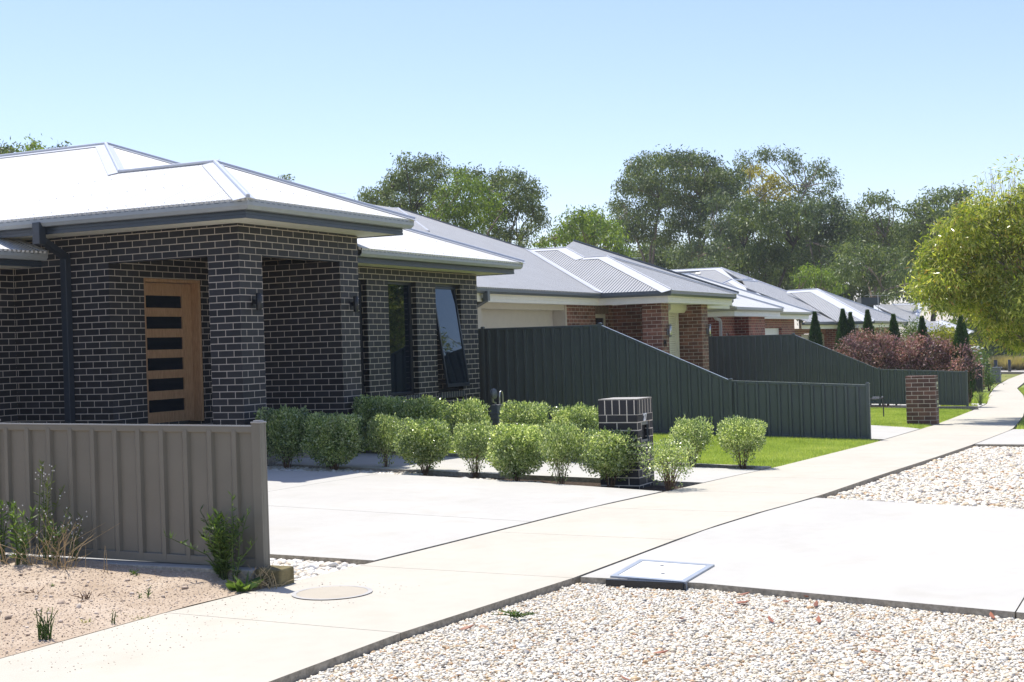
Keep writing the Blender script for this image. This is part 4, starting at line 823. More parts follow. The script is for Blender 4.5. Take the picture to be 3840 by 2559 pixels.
# ------------------------------------------------------------------ trees and shrubs
def crown_mesh(blobs, per_m2, L, W, droop=.8, clump=14, cr=.22, flat_=.9):
    Cs, Ds = [], []
    for (c, r) in blobs:
        n = max(4, int(per_m2*r*r/clump)); u = RNG.standard_normal((n,3)); u /= np.linalg.norm(u, axis=1, keepdims=True)
        rad = r*RNG.uniform(.45, 1.06, (n,1))**.6; u[:,2] *= flat_
        u[:,2] = np.where(u[:,2] < -.5, u[:,2]*.6, u[:,2])
        tc = np.array(c)+u*rad*(1+.18*RNG.standard_normal((n,1)))
        m = clump; lc = np.repeat(tc, m, 0) + RNG.standard_normal((n*m,3))*cr*[1,1,.75]
        ld = RNG.standard_normal((n*m,3))*.55 + np.repeat(u, m, 0)*.35; ld[:,2] -= droop
        Cs.append(lc); Ds.append(ld)
    C = np.concatenate(Cs); D = np.concatenate(Ds); n = len(C)
    return leafquads(C, D, L*RNG.uniform(.6, 1.25, n), W*RNG.uniform(.7, 1.3, n))
def curve_pts(a, b, n=5, sag=.12):
    a, b = Vector(a), Vector(b); L = (b-a).length; o = Vector((random.uniform(-1,1), random.uniform(-1,1), random.uniform(.1,.8)))*L*sag
    return [a.lerp(b, i/n) + o*math.sin(math.pi*i/n) for i in range(n+1)]
def tree_px(label, D, blobs, base, leafm, barkm, spread=1.6, dens=330, L=.26, W=.085, tr=.17, group='gum trees behind the houses', fork=.42, back=1, cr=.24, droop=.8, minz=None, name='gum_tree', clump=14, rs=1.0):
    bl = []
    for (px, py, r) in blobs:
        rm = r/FPX*D
        for k in range(1+back):
            d = D + random.gauss(0, spread)*(1 if k == 0 else 1.6) + (0 if k == 0 else spread)
            c = atdepth(px+random.uniform(-.15,.15)*r, py+(random.uniform(-.1,.25)*r if k else 0), d); bl.append(((c.x, c.y, c.z), rm*(1 if k == 0 else .9)))
    V, F = crown_mesh(bl, dens, L, W, droop, clump, cr)
    g = atdepth(base[0], base[1], D); gz0 = gzf(g.x, g.y)-.3
    root = empty(name, (g.x, g.y, gz0), label, 'tree', group)
    link('crown', npmesh('crown', V, F), leafm, root)
    cz = sum(b[0][2] for b in bl)/len(bl); mb = MB(); zf = gz0+(cz-gz0)*fork
    cx, cy = sum(b[0][0] for b in bl)/len(bl), sum(b[0][1] for b in bl)/len(bl)
    top = Vector((g.x*.6+cx*.4, g.y*.6+cy*.4, zf)); mb.tube(curve_pts((g.x, g.y, gz0), top, 4, .04), [tr*1.25, tr*1.05, tr, tr*.9, tr*.85], 8)
    k = 0
    forks = []
    for i in range(3):
        q = top.lerp(Vector((cx+random.uniform(-1,1)*2.2, cy+random.uniform(-1,1)*2.2, cz+.5)), random.uniform(.55,.95)); forks.append(q); mb.tube(curve_pts(top, q, 4, .1), [tr*.65, tr*.55, tr*.45, tr*.38, tr*.3], 7)
    for (c, r) in bl:
        c = Vector(c); f = min(forks, key=lambda q: (q-c).length + max(0, q.z-c.z)*1.5); pts = curve_pts(f, c, 4, .14); mb.tube(pts, [tr*.30, tr*.24, tr*.18, tr*.12, tr*.05], 5, False)
        for j in range(3):
            e = c + Vector((random.uniform(-1,1), random.uniform(-1,1), random.uniform(-.3,1)))*r*.85; mb.tube([pts[3], pts[3].lerp(e,.5)+Vector((0,0,.08*r)), e], [tr*.11, tr*.08, tr*.03], 4, False)
    mb.build('trunk', barkm, root, True); return root
def fillb(x0, x1, y0, y1, r, n):
    return [(random.uniform(x0, x1), random.uniform(y0, y1), r*random.uniform(.7, 1.2)) for _ in range(n)]
TR = [
 ('dark open gum tree rising left of the gum cluster behind the brown house', 74, [(1430,735,42),(1385,755,32),(1475,690,48),(1520,650,45),(1575,618,38),(1625,612,34),(1660,650,34),(1540,700,52),(1600,690,48),(1480,765,52),(1420,790,40),(1560,770,50),(1640,730,36),(1510,600,22),(1375,720,20)], (1575,980), 'gum', 'bark_dark', 1.3, 1),
 ('bright green leafy gum tree in the middle of the cluster behind the brown house', 70, [(1740,690,42),(1690,720,42),(1650,775,48),(1710,790,58),(1780,760,58),(1830,810,52),(1760,850,52),(1690,860,40),(1640,830,32),(1800,700,40),(1850,760,40),(1720,655,28),(1600,830,34)], (1760,1010), 'gum_bright', 'bark', 1.2, 1),
 ('mid green gum tree with drooping right side in the cluster behind the brown house', 76, [(1880,665,34),(1925,665,38),(1975,690,38),(2005,725,30),(1850,690,34),(1900,730,48),(1960,760,46),(2010,800,38),(2030,835,28),(1900,800,46),(1850,870,46),(1910,870,40),(1985,860,28),(1960,905,26),(2000,770,30),(1790,650,26),(1745,645,20)], (1935,1000), 'gum', 'bark_dark', 1.3, 1),
 ('low rounded light green gum tree between the cluster and the tall gums', 82, [(2130,850,36),(2180,815,42),(2230,825,42),(2280,850,38),(2095,890,36),(2160,880,46),(2220,880,48),(2290,890,42),(2050,905,24),(2310,930,36),(2340,960,30),(2020,915,14)], (2200,1060), 'gum_bright', 'bark', 1.3, 1),
 ('tall broad gum at the left end of the tall stand', 104, [(2345,700,36),(2375,640,42),(2430,610,38),(2480,600,36),(2330,770,38),(2400,700,52),(2450,670,50),(2370,830,44),(2430,790,52),(2320,830,30),(2480,740,50),(2420,870,48),(2350,890,36)], (2450,1120), 'gum', 'bark', 1.8, 1),
 ('tall dense gum second from the left in the tall stand', 100, [(2525,600,36),(2575,605,38),(2620,600,34),(2665,625,36),(2540,660,48),(2600,670,50),(2660,690,46),(2520,740,50),(2590,760,54),(2650,770,50),(2700,660,36),(2540,830,54),(2620,850,54),(2500,890,40),(2570,600,28),(2710,655,34),(2745,690,34),(2770,660,26),(2740,740,38),(2690,720,40)], (2585,1120), 'gum', 'bark', 1.8, 1),
 ('shaded gum with bare pale trunks in the middle of the tall stand', 96, [(2720,700,36),(2700,760,44),(2740,820,50),(2690,860,46),(2760,900,50),(2700,940,46),(2620,930,40),(2780,770,36),(2640,980,36),(2560,950,36)], (2640,1120), 'gum_blue', 'bark', 1.8, 1),
 ('golden topped gum in the tall stand', 98, [(2815,640,22),(2850,645,26),(2890,665,28),(2920,690,28),(2870,700,32),(2830,720,30),(2920,740,30),(2860,760,30),(2950,720,20)], (2860,1120), 'gum_gold', 'bark', 1.2, 0),
 ('tallest gum crown with open branches near the gap in the stand', 112, [(2795,600,26),(2850,588,30),(2890,578,26),(2950,590,30),(2990,605,26),(3060,620,30),(3100,650,30),(3125,690,24),(3040,660,26),(3090,720,28),(3020,700,26),(2970,640,26),(2800,640,26),(3050,750,34),(2990,740,28),(2960,690,18),(2800,690,34),(2960,780,34),(2780,620,20)], (3000,1140), 'gum', 'bark', 1.6, 0),
 ('grey green gum with rounded top right of the golden one', 94, [(3060,800,48),(3120,770,44),(3160,810,44),(3030,870,50),(3100,860,54),(3170,880,48),(2980,900,46),(3060,940,54),(3140,950,50),(2960,820,40),(3020,780,36),(3000,980,46)], (3080,1130), 'gum_blue', 'bark', 1.8, 1),
 ('dark gum filling the middle of the stand above the red brick house', 90, [(2840,830,46),(2900,860,50),(2880,930,54),(2820,960,50),(2940,960,50),(2770,1000,44),(2860,1020,48),(2720,1010,40),(2950,790,40),(2980,1030,44),(2900,790,40),(2800,770,42),(2790,840,44),(2860,800,38),(3020,850,40)], (2870,1140), 'gum', 'bark_dark', 1.8, 1),
 ('slim gum with a separate tuft of leaves above the low part of the stand', 98, [(3255,755,20),(3285,745,22),(3320,750,22),(3345,775,12),(3230,780,18),(3240,830,38),(3290,840,40),(3200,850,36),(3340,850,36),(3250,890,44),(3310,900,46),(3370,880,32)], (3270,1120), 'gum', 'bark', 1.5, 1),
 ('leaning grey gum with pale limbs behind the roof cooler', 86, [(3200,940,44),(3260,960,48),(3330,970,48),(3180,1000,44),(3240,1030,48),(3310,1040,48),(3140,1020,44),(3380,1010,44),(3400,1080,40),(3330,1100,34),(3440,1130,34),(3470,1060,40)], (3250,1170), 'gum', 'bark', 1.8, 1),
 ('gum sloping up towards the street tree at the right of the stand', 92, [(3420,790,28),(3460,770,30),(3500,745,32),(3545,730,30),(3590,730,24),(3620,720,22),(3440,830,36),(3500,820,44),(3400,860,34),(3460,890,46),(3540,800,44),(3600,790,44),(3400,930,40),(3500,950,46),(3560,880,50),(3430,980,40)], (3500,1160), 'gum', 'bark_dark', 1.6, 1),
 ('small olive tree just above the fourth roof', 78, [(3000,1035,24),(3040,1020,28),(3080,1030,28),(3060,1060,28),(3110,1050,24),(3010,1070,24),(3140,1075,22)], (3060,1160), 'gum_bright', 'bark', 1.0, 1),
 ('gum top showing at the far left above the charcoal house roof', 60, [(10,560,26),(40,555,18),(-20,580,34),(30,590,26)], (10,900), 'gum', 'bark', .8, 1),
 ('leafy gum top second from the left above the charcoal house roof', 58, [(120,545,24),(105,575,26),(140,575,26),(120,600,26),(90,600,20)], (120,900), 'gum_bright', 'bark', .8, 1),
 ('tiny gum top third from the left above the charcoal house roof', 62, [(230,560,12),(215,572,14),(205,585,12),(238,580,10)], (222,900), 'gum', 'bark', .5, 1),
 ('tiny gum top poking over the porch roof hip', 66, [(1068,668,9),(1060,680,10),(1078,684,10),(1068,700,14)], (1070,900), 'gum', 'bark', .4, 0),
]
for (lab, D, bl, base, lm, bm_, spd, back) in TR:
    far = D > 80
    tree_px(lab, D, bl, base, M[lm], M[bm_], spd, 800 if far else 1150, .27 if far else .2, .088 if far else .066, .19 if far else .15, back=back, cr=.26 if far else .19)
# shaded belt of bush under the tall stand and along the far road
tree_px('dense dark bush belt growing under the tall gum stand', 112, fillb(2300, 2800, 930, 1130, 60, 34)+fillb(2800, 3500, 880, 1160, 60, 52), (2900,1170), M['gum'], M['bark_dark'], 3, 520, .34, .12, .2, name='bush_belt', group=None, back=0)
tree_px('green bush belt beyond the road behind the tussock grass', 100, fillb(3560, 4100, 1080, 1300, 46, 60)+[(3800,1000,60),(3700,1050,50),(3650,1090,40)], (3800,1330), M['gum_bright'], M['bark_dark'], 2.5, 900, .22, .09, .15, name='bush_belt', group=None, back=1)
tree_px('dusty green bushes by the bollards beyond the dry lawn', 92, fillb(3640, 3900, 1180, 1330, 34, 26), (3720,1350), M['gum_blue'], M['bark_dark'], 1.5, 1100, .18, .07, .1, name='bush_belt', group=None, back=1)
# tree across the street, mirrored in the left front window
def tree_at(label, x, y, h, r, leafm, n=16):
    bl = [((x+random.gauss(0,.45)*r, y+random.gauss(0,.45)*r, h*.62+random.gauss(0,.28)*r), r*.34) for _ in range(n)]; V, F = crown_mesh(bl, 1100, .16, .05, .7, 14, .2); z = gzf(x, y)
    e = empty('gum_tree', (x, y, z), label, 'tree'); link('crown', npmesh('crown', V, F), leafm, e); m = MB(); m.tube(curve_pts((x,y,z-.1), (x,y,h*.5), 4, .05), [.16,.14,.12,.1,.08], 8)
    for c, _ in bl: m.tube(curve_pts((x,y,h*.45), c, 3, .1), [.06,.045,.03,.015], 5, False)
    m.build('trunk', M['bark'], e, True)
tree_at('leafy tree across the street seen only in the window glass', 49, -6, 4.8, 3.2, M['gum_bright'], 26)
# street tree
sb = [(3475,1075,52),(3500,1000,55),(3520,930,50),(3560,870,50),(3620,820,55),(3690,800,58),(3560,960,60),(3560,1050,60),(3520,1130,44),(3600,1130,60),(3640,900,75),(3640,1000,80),(3660,1100,75),(3740,860,80),(3740,970,85),(3740,1080,85),(3700,1190,58),(3780,1180,75),(3790,1265,45),(3840,1280,50),(3720,1245,30),(3840,880,90),(3860,1000,90),(3860,1120,90),(3950,950,110),(3980,1100,110),(4060,1000,110),(3930,1250,80),(4100,1180,110),(4100,880,90),(3800,770,50),(3890,740,60),(4000,780,80),(3450,1110,26),(4180,1080,90)]
thin = [(3700,700,34),(3740,670,34),(3780,650,34),(3760,720,44),(3820,690,36),(3730,740,40),(3850,640,26),(3800,620,18),(3660,735,26)]
st = tree_px('yellow green street tree with drooping narrow leaves at the right edge', 30, sb, (3985,1620), M['street_leaf'], M['bark'], .62, 7400, .13, .031, .045, group=None, back=1, cr=.115, droop=.6, fork=.5, name='street_tree', clump=26)
bl = [(tuple(atdepth(px, py, 30+random.gauss(0,.4))), r/FPX*30) for px, py, r in thin]; V, F = crown_mesh(bl, 1900, .11, .024, .2, clump=8, cr=.14); link('top_shoots', npmesh('top_shoots', V, F), M['street_leaf'], st)['kind'] = 'stuff'
m = MB()
for i in range(60):
    b = atdepth(random.uniform(3700,3850), random.uniform(760,860), 30+random.gauss(0,.4)); e = b+Vector((random.uniform(-.2,.2), random.uniform(-.2,.2), random.uniform(.35,.95))); m.tube([b, b.lerp(e,.5)+Vector((.02,.02,0)), e], [.005,.0035,.002], 4, False)
m.build('twigs', M['twig'], st)
# clipped shrubs
def shrub_mesh(seed, n=9500, flat_top=.82, stemmy=.25, openness=1.0):
    r = np.random.default_rng(seed); u = r.standard_normal((n,3)); u /= np.linalg.norm(u, axis=1, keepdims=True)
    p = 4.6; s = (np.abs(u)**p).sum(1)**(-1/p); rad = s*r.uniform(.05, 1.0, n)**.45
    lump = 1+.10*np.sin(u[:,0]*5+seed)*np.cos(u[:,1]*6+seed*2)+.07*np.sin(u[:,2]*7+u[:,0]*4+seed)
    C = u*(rad*lump)[:,None]*[.485,.485,.43]; C[:,2] += .545
    # taper towards stems
    t = np.clip((C[:,2]-stemmy*.3)/.26, .0, 1); C[:,0] *= .55+.45*t**.6; C[:,1] *= .55+.45*t**.6
    keep = (r.uniform(0,1,n) < np.clip(.10+t*1.1, 0, 1)); keep &= hash_noise(C[:,0]*1.0, C[:,1]+C[:,2]*1.3, 9, seed) > -1.5+.85*openness
    C = C[keep]; u = u[keep]; k = len(C)
    sh = r.integers(0, k, 46); Cs, Us = [C], [u]
    for i in sh:                                      # longer shoots that break the outline
        if C[i,2] < .6: continue
        m = 12; d = u[i]*.4+np.array([0,0,.7]); ts = np.linspace(.0, 1, m)[:,None]; Cs.append(C[i]+d*ts*r.uniform(.04,.10)); Us.append(np.repeat(d[None], m, 0))
    C = np.concatenate(Cs); u = np.concatenate(Us); D = u*.8+r.standard_normal(C.shape)*.75; D[:,2] += .45
    return leafquads(C, D, .048*r.uniform(.6,1.25,len(C)), .028*r.uniform(.8,1.2,len(C)))
def shrub_stems(seed, n=13):
    random.seed(seed); m = MB()
    for i in range(n):
        a = random.uniform(0, 6.28); r0 = random.uniform(0,.05); r1 = random.uniform(.12,.36); z1 = random.uniform(.42,.78)
        p0 = Vector((math.cos(a)*r0, math.sin(a)*r0, -.04)); p1 = Vector((math.cos(a)*r1*.45, math.sin(a)*r1*.45, z1*.5)); p2 = Vector((math.cos(a+.2)*r1, math.sin(a+.2)*r1, z1)); m.tube([p0, p1, p2], [.011,.008,.004], 5, False)
        for j in range(3):
            b = p1.lerp(p2, random.random()); e = b+Vector((random.uniform(-.14,.14), random.uniform(-.14,.14), random.uniform(.02,.16))); m.tube([b, e], [.004,.002], 4, False)
    return m
protos = []
SHL = [  # px centre, base px y, width px, height px, variant, label
 (1075,1748,188,222,0,'large dark shaded shrub right behind the end of the taupe fence'),(1255,1755,200,205,1,'dark shaded shrub second from the taupe fence'),
 (1448,1752,128,196,2,'narrow sunlit shrub at the left end of the front row, in shade at its foot'),(1592,1768,200,200,0,'rounded sunlit shrub with a fan of stems, second of the sunlit front row'),
 (1782,1776,160,190,3,'open airy shrub, third of the sunlit front row'),(1938,1795,200,205,1,'broad shrub, fourth of the sunlit front row'),(2104,1808,150,218,3,'narrow shrub on bare dark stems left of the dense one by the letterbox'),
 (2288,1812,208,206,0,'dense bright shrub directly in front of the letterbox pillar'),(2512,1835,190,190,4,'sparse twiggy shrub just right of the letterbox pillar')]
for v in range(5):
    V, F = shrub_mesh(11+v, *( (14500,.8,.65,.35), (15500,.8,.3,.3), (11000,.8,1.1,.6), (8800,.8,1.1,.9), (3600,.8,.9,1.15))[v]); me = npmesh('foliage', V, F); me.materials.append(M['bush_leaf'])
    sm = shrub_stems(40+v, (12,13,12,15,26)[v]).mesh('stems'); sm.materials.append(M['twig']); protos.append((me, sm))
random.seed(5)
def place_shrub(x, y, z, w_, h_, v, lab, rz):
    e = empty('shrub', (x, y, z), lab, 'shrub', 'clipped shrubs in two rows along the entry path')
    for nm, me in (('foliage', protos[v][0]), ('stems', protos[v][1])):
        o = bpy.data.objects.new(nm, me); COL.objects.link(o); o.parent = e
    e.scale = (w_, w_, h_); e.rotation_euler = (0, 0, rz); return e
for i, (px, py, wp, hp, v, lab) in enumerate(SHL):
    g = G(px, py); D = (g-O).dot(_f); place_shrub(g.x, g.y, g.z-.05, wp/FPX*D, hp/FPX*D/1.0+.04, v, lab, i*1.7)
SHB = [(1415,1493,190,1,'dark shaded shrub of the back row against the porch pillar wall'),(1580,1496,200,0,'half shaded shrub of the back row below the left window'),(1752,1508,150,2,'sunlit shrub of the back row below the right window, beside the gas meter'),
       (1965,1514,186,1,'sunlit shrub of the back row in front of the tall green fence sheets'),(2162,1524,172,0,'sunlit shrub of the back row left of the letterbox top'),(2592,1575,150,3,'thin shrub standing behind the sparse twiggy one'),(2780,1574,178,2,'rightmost shrub standing alone at the lawn corner')]
for i, (px, pt, wp, v, lab) in enumerate(SHB):
    xb = 17.0 if i < 5 else 16.9
    t = onx(px, pt, xb); D = (t-O).dot(_f); zb = gzf(xb, t.y)-.03; place_shrub(xb, t.y, zb, wp/FPX*D, (t.z-zb)/.98, v, lab, 2+i*2.1)
# purple hedge, cypresses and garden beyond the second green fence
def blob_shrub(name, label, cat, group, blobs, mat, dens, L, W, droop=-.2, cr=.12, clump=10, base=None, stems=True):
    V, F = crown_mesh(blobs, dens, L, W, droop, clump, cr); c = blobs[0][0]; bx = sum(b[0][0] for b in blobs)/len(blobs); by = sum(b[0][1] for b in blobs)/len(blobs)
    z = gzf(bx, by); r = empty(name, (bx, by, z), label, cat, group); link('foliage', npmesh('foliage', V, F), mat, r)
    if stems:
        m = MB()
        for (c, rr) in blobs: m.tube(curve_pts((bx+(c[0]-bx)*.3, by+(c[1]-by)*.3, z-.05), c, 4, .06), [.02,.016,.012,.008,.005], 5, False)
        m.build('stems', M['twig'], r)
    return r
def pb(D, lst, sp=.15): return [(tuple(atdepth(px, py, D+random.gauss(0, sp))), r/FPX*D) for px, py, r in lst]
PU = [('purple leaved shrub at the left end of the row above the sloping fence', [(3150,1310,16),(3190,1290,28),(3225,1270,28),(3215,1320,36),(3260,1300,36),(3250,1350,36),(3180,1335,22),(3235,1255,14)]),
 ('purple leaved shrub second from the left with the tallest pink tips', [(3300,1275,30),(3330,1290,32),(3290,1320,36),(3330,1340,36),(3280,1360,30),(3350,1310,28),(3330,1370,28)]),
 ('purple leaved shrub in the middle of the row', [(3400,1300,30),(3440,1285,32),(3430,1330,38),(3390,1345,34),(3460,1340,34),(3410,1375,28),(3450,1370,28),(3480,1295,26)]),
 ('purple leaved shrub second from the right of the row', [(3510,1300,30),(3545,1310,34),(3520,1345,36),(3560,1350,34),(3500,1370,28),(3580,1320,28),(3545,1375,26)]),
 ('purple leaved shrub at the right end hanging over the fence end', [(3605,1320,24),(3620,1345,30),(3600,1370,30),(3635,1370,24),(3645,1395,16),(3625,1310,16),(3650,1410,10)])]
for lab, l in PU: blob_shrub('purple_shrub', lab, 'shrub', 'purple shrubs behind the second green fence', pb(40.9 if 'right end' not in lab else 40.3, l, .2), M['purple_leaf'], 9000, .085, .036, -.3, .09)
CY = [((3055,1180),40,300,'leftmost slim cypress, in front of the cream garage door'),((3160,1168),52,330,'double topped cypress, second from the left'),((3253,1172),42,300,'third cypress from the left, beside the white downpipe'),((3350,1188),42,300,'fourth cypress from the left, in front of the brick pier'),((3457,1196),38,280,'fifth cypress from the left, by the white roses'),((3603,1193),48,280,'rightmost and broadest cypress, at the street end of the row')]
for i, ((px, pt), wp, h, lab) in enumerate(CY):
    x = 42.3; t = onx(px, pt, x); D = (t-O).dot(_f); zb = gzf(x, t.y); H_ = t.z-zb; n = 9000; r = np.random.default_rng(90+i)
    def cone(cx, H1, wd, n, r):
        h = r.uniform(0, 1, n)**.8; a = r.uniform(0, 6.28, n); prof = np.where(h < .22, .55+h*2.0, 1.0*(1-(np.clip(h-.22,0,1)/.78)**2.3))*wd*.5; prof = np.clip(prof, .012, None)*(1+.14*np.sin(a*5+h*9))*r.uniform(.75, 1.08, n)
        return np.stack([cx+np.cos(a)*prof, np.sin(a)*prof, h*H1], 1), np.stack([np.cos(a)*.35, np.sin(a)*.35, np.ones(n)], 1)
    wd = wp*1.5/FPX*D; parts = [cone(0, H_, wd, n, r)] if i != 1 else [cone(0, H_, wd*.85, n, r), cone(-.0, H_*.96, wd*.7, n//2, r)]
    if i == 1: parts[1][0][:,1] -= wd*.36
    C = np.concatenate([p[0] for p in parts]); Dd = np.concatenate([p[1] for p in parts])+r.standard_normal((len(C),3))*.18; V, F = leafquads(C+[x, t.y, zb], Dd, .11, .018)
    e = empty('cypress', (x, t.y, zb), lab, 'cypress', 'young cypresses in a row'); link('foliage', npmesh('foliage', V, F), M['conifer'], e); m = MB(); m.tube([(x,t.y,zb-.05),(x,t.y,zb+.6)], .03, 6); m.build('trunk', M['bark_dark'], e)
blob_shrub('golden_shrub', 'golden green shrub behind the cypress gap', 'shrub', None, pb(47, [(3510,1260,30),(3545,1255,32),(3570,1265,28),(3530,1285,34),(3560,1295,30),(3500,1290,24)], .3), M['yellow_leaf'], 6000, .08, .045)
blob_shrub('dark_shrub', 'dark glossy shrub between the fourth and fifth cypress', 'shrub', None, pb(46, [(3400,1250,22),(3420,1245,24),(3390,1280,24),(3430,1275,24),(3295,1245,16),(3305,1270,18)], .2), M['gum'], 6000, .08, .045)
blob_shrub('lime_shrub', 'small lime coloured shrub right of the last cypress', 'shrub', None, pb(56, [(3645,1305,16),(3655,1290,14),(3640,1320,16),(3665,1312,12)], .2), M['yellow_leaf'], 6000, .09, .035, -.8)
def rose(label, D, leafs, flowers):
    r = blob_shrub('rose_bush', label, 'rose bush', None, pb(D, leafs, .2), M['green_leaf'], 5500, .07, .04)
    for (px, py) in flowers:
        m = MB(); c = atdepth(px, py, D-.35); s = 5.6/FPX*D
        for k in range(9):
            a = k*2.4; q = 0.35+.07*k; d = Vector((math.cos(a)*q, math.sin(a)*q, .55-.05*k))*s; m.obox(c+d, Vector((-math.sin(a),math.cos(a),0))*s*.42, d.normalized().cross(Vector((-math.sin(a),math.cos(a),0)))*s*.34, d.normalized()*s*.05)
        m.build('flower', M['petal'], r)
rose('white rose bush reaching up beside the fifth cypress', 47, [(3440,1215,18),(3430,1240,20),(3450,1260,18),(3420,1225,12)], [(3434,1208),(3441,1216),(3428,1222),(3440,1228),(3447,1207),(3422,1234),(3412,1242),(3445,1236),(3405,1250),(3432,1240)])
rose('white rose bush in full flower right of the purple shrubs', 55, [(3640,1330,20),(3665,1340,22),(3680,1360,22),(3650,1360,22),(3690,1330,14)], [(3646,1306),(3655,1303),(3664,1307),(3670,1312),(3640,1315),(3634,1321),(3650,1318),(3660,1318),(3685,1308),(3676,1326),(3648,1342),(3680,1347),(3668,1302)])
blob_shrub('border_plant', 'leafy border plant with one orange flower against the charcoal fence', 'plant', None, pb(56, [(3700,1400,13),(3708,1420,16),(3700,1438,16),(3714,1440,14),(3706,1385,9),(3716,1408,9)], .2), M['green_leaf'], 6000, .08, .04)
# tussock row beyond the road
tz_ = np.random.default_rng(4); root = None; k = 0
for px in list(range(3738, 3990, 21)):
    b = onx(px+tz_.uniform(-4,4), 1386, 91+tz_.uniform(-.6,.8)); z0 = gzf(b.x, b.y); n = 900; a = tz_.uniform(0, 6.28, n); l = np.abs(tz_.normal(0, .42, n)); hh = tz_.uniform(.45,.95,n)
    B = np.stack([b.x+np.cos(a)*.12, b.y+np.sin(a)*.12, np.full(n, z0)], 1); T = B+np.stack([np.cos(a)*l, np.sin(a)*l, hh], 1); S = np.stack([-np.sin(a), np.cos(a), np.zeros(n)], 1)*.016
    V = np.stack([B-S, B+S, T], 1).reshape(-1,3); o = link('tussock', npmesh('tussock', V, np.arange(n*3).reshape(-1,3)), M['tussock']); tag(o, 'pale feathery tussock in the row beyond the road', 'grass tuft', 'tussocks in a row beyond the road')
# ------------------------------------------------------------------ air
hz = bpy.data.materials.new('haze'); hz.use_nodes = True; ht = hz.node_tree; ht.nodes.clear(); pv = ht.nodes.new('ShaderNodeVolumePrincipled'); ho = ht.nodes.new('ShaderNodeOutputMaterial')
pv.inputs['Color'].default_value = (.86,.93,1,1); pv.inputs['Density'].default_value = .00042; pv.inputs['Anisotropy'].default_value = .2; ht.links.new(pv.outputs[0], ho.inputs['Volume'])
m = MB(); m.box(-61, 901, -401, 601, -3.5, 24); tag(m.build('haze', hz), kind='stuff')
# ------------------------------------------------------------------ weeds round the taupe fence
def weed(name, label, base, stems, mat, leafL, leafW, nleaf, stemmat=None, flowers=None, up=.5):
    """stems: list of (dx,dy,height) tips"""
    bx, by = base; z = float(soilz(np.array([bx]), np.array([by]))[0]) if bx < 7.6 else gzf(bx, by); r = empty(name, (bx, by, z), label, 'weed'); m = MB(); C, D = [], []; fl = MB()
    for (dx, dy, h) in stems:
        p0 = Vector((bx+random.uniform(-.03,.03), by+random.uniform(-.03,.03), z-.02)); p1 = p0+Vector((dx*.3, dy*.3, h*.55)); p2 = p0+Vector((dx, dy, h)); m.tube([p0, p1, p2], [.003,.0022,.001] if stemmat is M['straw'] else [.0045,.0035,.002], 5, False)
        for i in range(nleaf):
            t = random.uniform(.12, 1); c = p0.lerp(p1, t*2) if t < .5 else p1.lerp(p2, t*2-1); a = random.uniform(0, 6.28); C.append(c); D.append((math.cos(a), math.sin(a), up+(.8 if t > .85 else 0)))
        if flowers:
            for i in range(flowers):
                c = p1.lerp(p2, random.uniform(.6,1.05))+Vector((random.uniform(-.04,.04), random.uniform(-.04,.04), random.uniform(-.02,.03))); fl.lathe(c, [(.002,-.004),(.0050,0),(.003,.005)], 6)
    m.build('stem', stemmat or mat, r)
    if C: V, F = leafquads(np.array([c[:] for c in C]), np.array(D), leafL*RNG.uniform(.6,1.2,len(C)), leafW); link('leaves', npmesh('leaves', V, F), mat, r)
    if fl.v: fl.build('flowers', M['petal'], r)
    return r
random.seed(21)
def st(n, spread, h0, h1, lx=0, ly=0): return [(random.gauss(lx, spread), random.gauss(ly, spread), random.uniform(h0, h1)) for _ in range(n)]
def lsh(px, py, x): p = onx(px, py, x); return (p.x, p.y)
weed('tall_weed', 'bushy green weed with narrow leaves against the right end of the taupe fence', lsh(838,2140,7.56), st(22,.12,.24,.48), M['green_leaf'], .062, .011, 46)
weed('tall_weed', 'taller weed shoot with a pale tip beside the fence post', lsh(880,2140,7.53), [(.0,-.01,.60),(.02,-.10,.50),(0,.12,.36),(.02,-.17,.30)], M['green_leaf'], .05, .009, 40)
weed('dandelion', 'low dandelion rosette with broad leaves at the plinth end', lsh(905,2212,7.42), [(random.gauss(0,.03), random.gauss(0,.03), .03) for _ in range(5)], M['green_leaf'], .13, .045, 6, up=.55)
weed('flowering_weed', 'green weed with small white flowers at the left edge of the picture', lsh(8,2110,7.45), st(5,.06,.25,.52), M['green_leaf'], .06, .012, 26, flowers=2)
weed('flowering_weed', 'pale green drooping weed left of the tallest one', lsh(85,2105,7.42), st(8,.09,.25,.50), M['green_leaf'], .065, .012, 30, flowers=2)
weed('flowering_weed', 'tallest flowering weed standing dark against the fence', lsh(165,2090,7.58), st(6,.06,.50,.78), M['gum'], .05, .009, 34, flowers=4)
weed('flowering_weed', 'bent flowering weed with dry stalks right of the tallest one', lsh(205,2120,7.45), st(8,.08,.22,.44), M['green_leaf'], .05, .010, 24, M['straw'], flowers=3)
weed('flowering_weed', 'slender flowering weed alone in front of a fence rib', lsh(285,2085,7.60), [(0,-.08,.40),(0,.03,.36),(0,-.03,.28)], M['gum'], .05, .008, 22, flowers=9)
for i, (px, py) in enumerate([(20,2110),(60,2118),(120,2118),(185,2122),(225,2125),(255,2115)]): weed('dry_stalks', 'dry straw stalks tangled at the foot of the weeds by the fence', lsh(px, py, 7.40), st(9,.14,.08,.36), M['straw'], .03, .004, 2, M['straw'])['group'] = 'dry stalks under the weeds'
for i, (px, py, lab) in enumerate([(325,2125,'single thin dry stem left on the shaded soil'),(405,2150,'pair of thin dry stems on the shaded soil')]): weed('dry_weed', lab, lsh(px, py, 7.42), st(1+i,.01,.14,.2), M['straw'], .02, .003, 2, M['straw'])
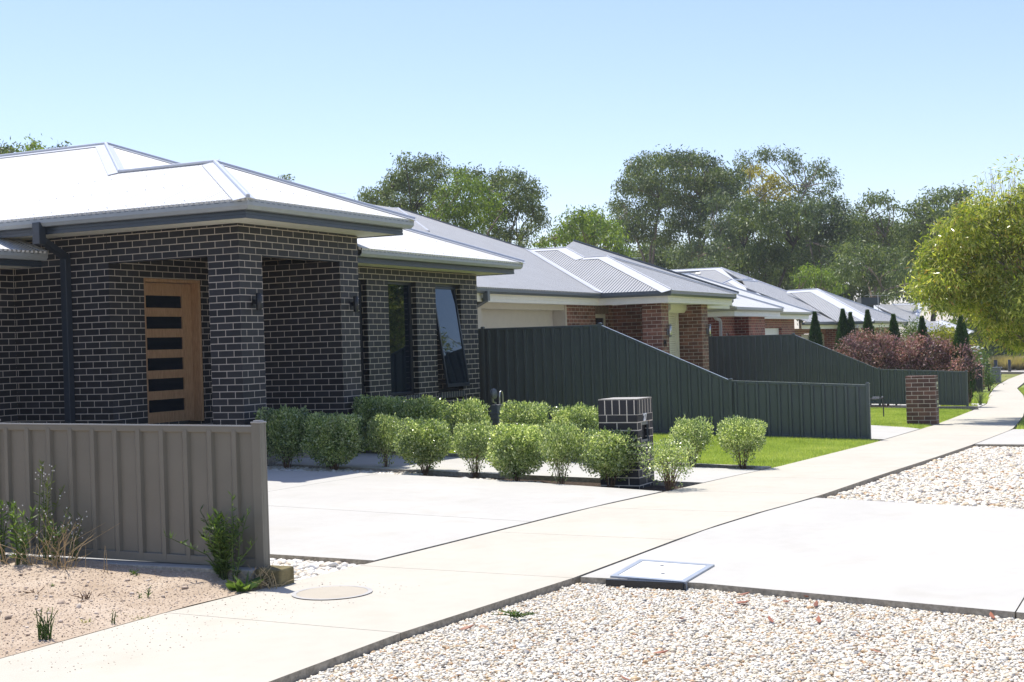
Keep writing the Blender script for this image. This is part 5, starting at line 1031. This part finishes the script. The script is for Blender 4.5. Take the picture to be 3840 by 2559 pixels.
for (px, py, n, sp, h0, h1, mt, lab, L_, nl) in [(172,2398,26,.028,.08,.20,'green_leaf','upright green grass tuft near the lower left corner',.03,1),(330,2248,14,.045,.02,.075,'twig','reddish dead weed with upright twigs on the bare soil',.015,1),(505,2180,5,.02,.03,.06,'green_leaf','small bright seedling near the fence shadow',.035,9),(537,2250,3,.01,.05,.08,'green_leaf','upright lime seedling on the soil',.03,10),(415,2340,2,.01,.07,.12,'green_leaf','thin single green sprout near the path edge',.02,8),(330,2336,5,.03,.008,.02,'yellow_leaf','flat yellow green weed patch on the soil',.04,8),(500,2318,16,.055,.006,.02,'yellow_leaf','orange tinged creeping weed at the edge of the path',.022,12),(130,2225,12,.05,.01,.04,'twig','dark tangle of dead twigs on the soil',.02,1),(460,2232,8,.02,.008,.03,'twig','tiny dark dead tuft on the soil',.01,2),(178,2205,2,.006,.03,.05,'green_leaf','tiny green seedling beside the dead twigs',.03,7)]:
    g = G(px, py); weed('small_weed', lab, (g.x, g.y), st(n, sp, h0, h1), M[mt], L_, .006, nl, M['twig'] if mt == 'twig' else None)
for i, (px, py) in enumerate([(985,2205),(1020,2195),(950,2205)]): weed('dry_grass_tuft', 'wispy dry grass tuft round the end of the plinth', lsh(px, py, 7.55), st(20,.10,.04,.18), M['straw'], .02, .002, 0, M['straw'])['group'] = 'dry grass at the plinth end'
g = onx(3580, 1497, 39.6); weed('grass_clump', 'spiky blue green clump past the end of the second green fence', lsh(3675,1500,44), st(30,.22,.3,.65), M['gum_blue'], .1, .01, 2)
g = G(1935, 2300); weed('creeping_weed', 'small green weed growing through the pebbles', (g.x, g.y), st(12,.05,.01,.04), M['green_leaf'], .02, .010, 8)
# fallen leaves on the pebbles
for i, (px, py) in enumerate([(2790,2205),(2950,2232),(3032,2215),(2785,2235),(3060,2242),(2560,2295),(2890,2300),(3070,2300),(2480,2420),(2700,2160),(3720,2285),(1750,2330),(2350,2520),(3300,2420)]):
    g = G(px, py+8); a = random.uniform(0, 6.28); d = Vector((math.cos(a), math.sin(a), .1)); s = Vector((-math.sin(a), math.cos(a), .25)); L_ = random.uniform(.035,.06); c = Vector((g.x, g.y, g.z-.028)); m = MB()
    pts = [c-d*L_, c-d*L_*.3+s*L_*.28, c+d*L_*.4+s*L_*.24, c+d*L_+Vector((0,0,.01)), c+d*L_*.4-s*L_*.2, c-d*L_*.3-s*L_*.26]; m.poly([p+Vector((0,0,.004)) for p in pts], .0015, (0,0,1))
    tag(m.build('fallen_leaf', flat('red_brown_leaf', (.28,.10,.05), .6, vary=.2) if i == 0 else bpy.data.materials['red_brown_leaf']), 'curled red brown leaf fallen on the pebbles', 'leaf', 'fallen leaves on the pebbles')
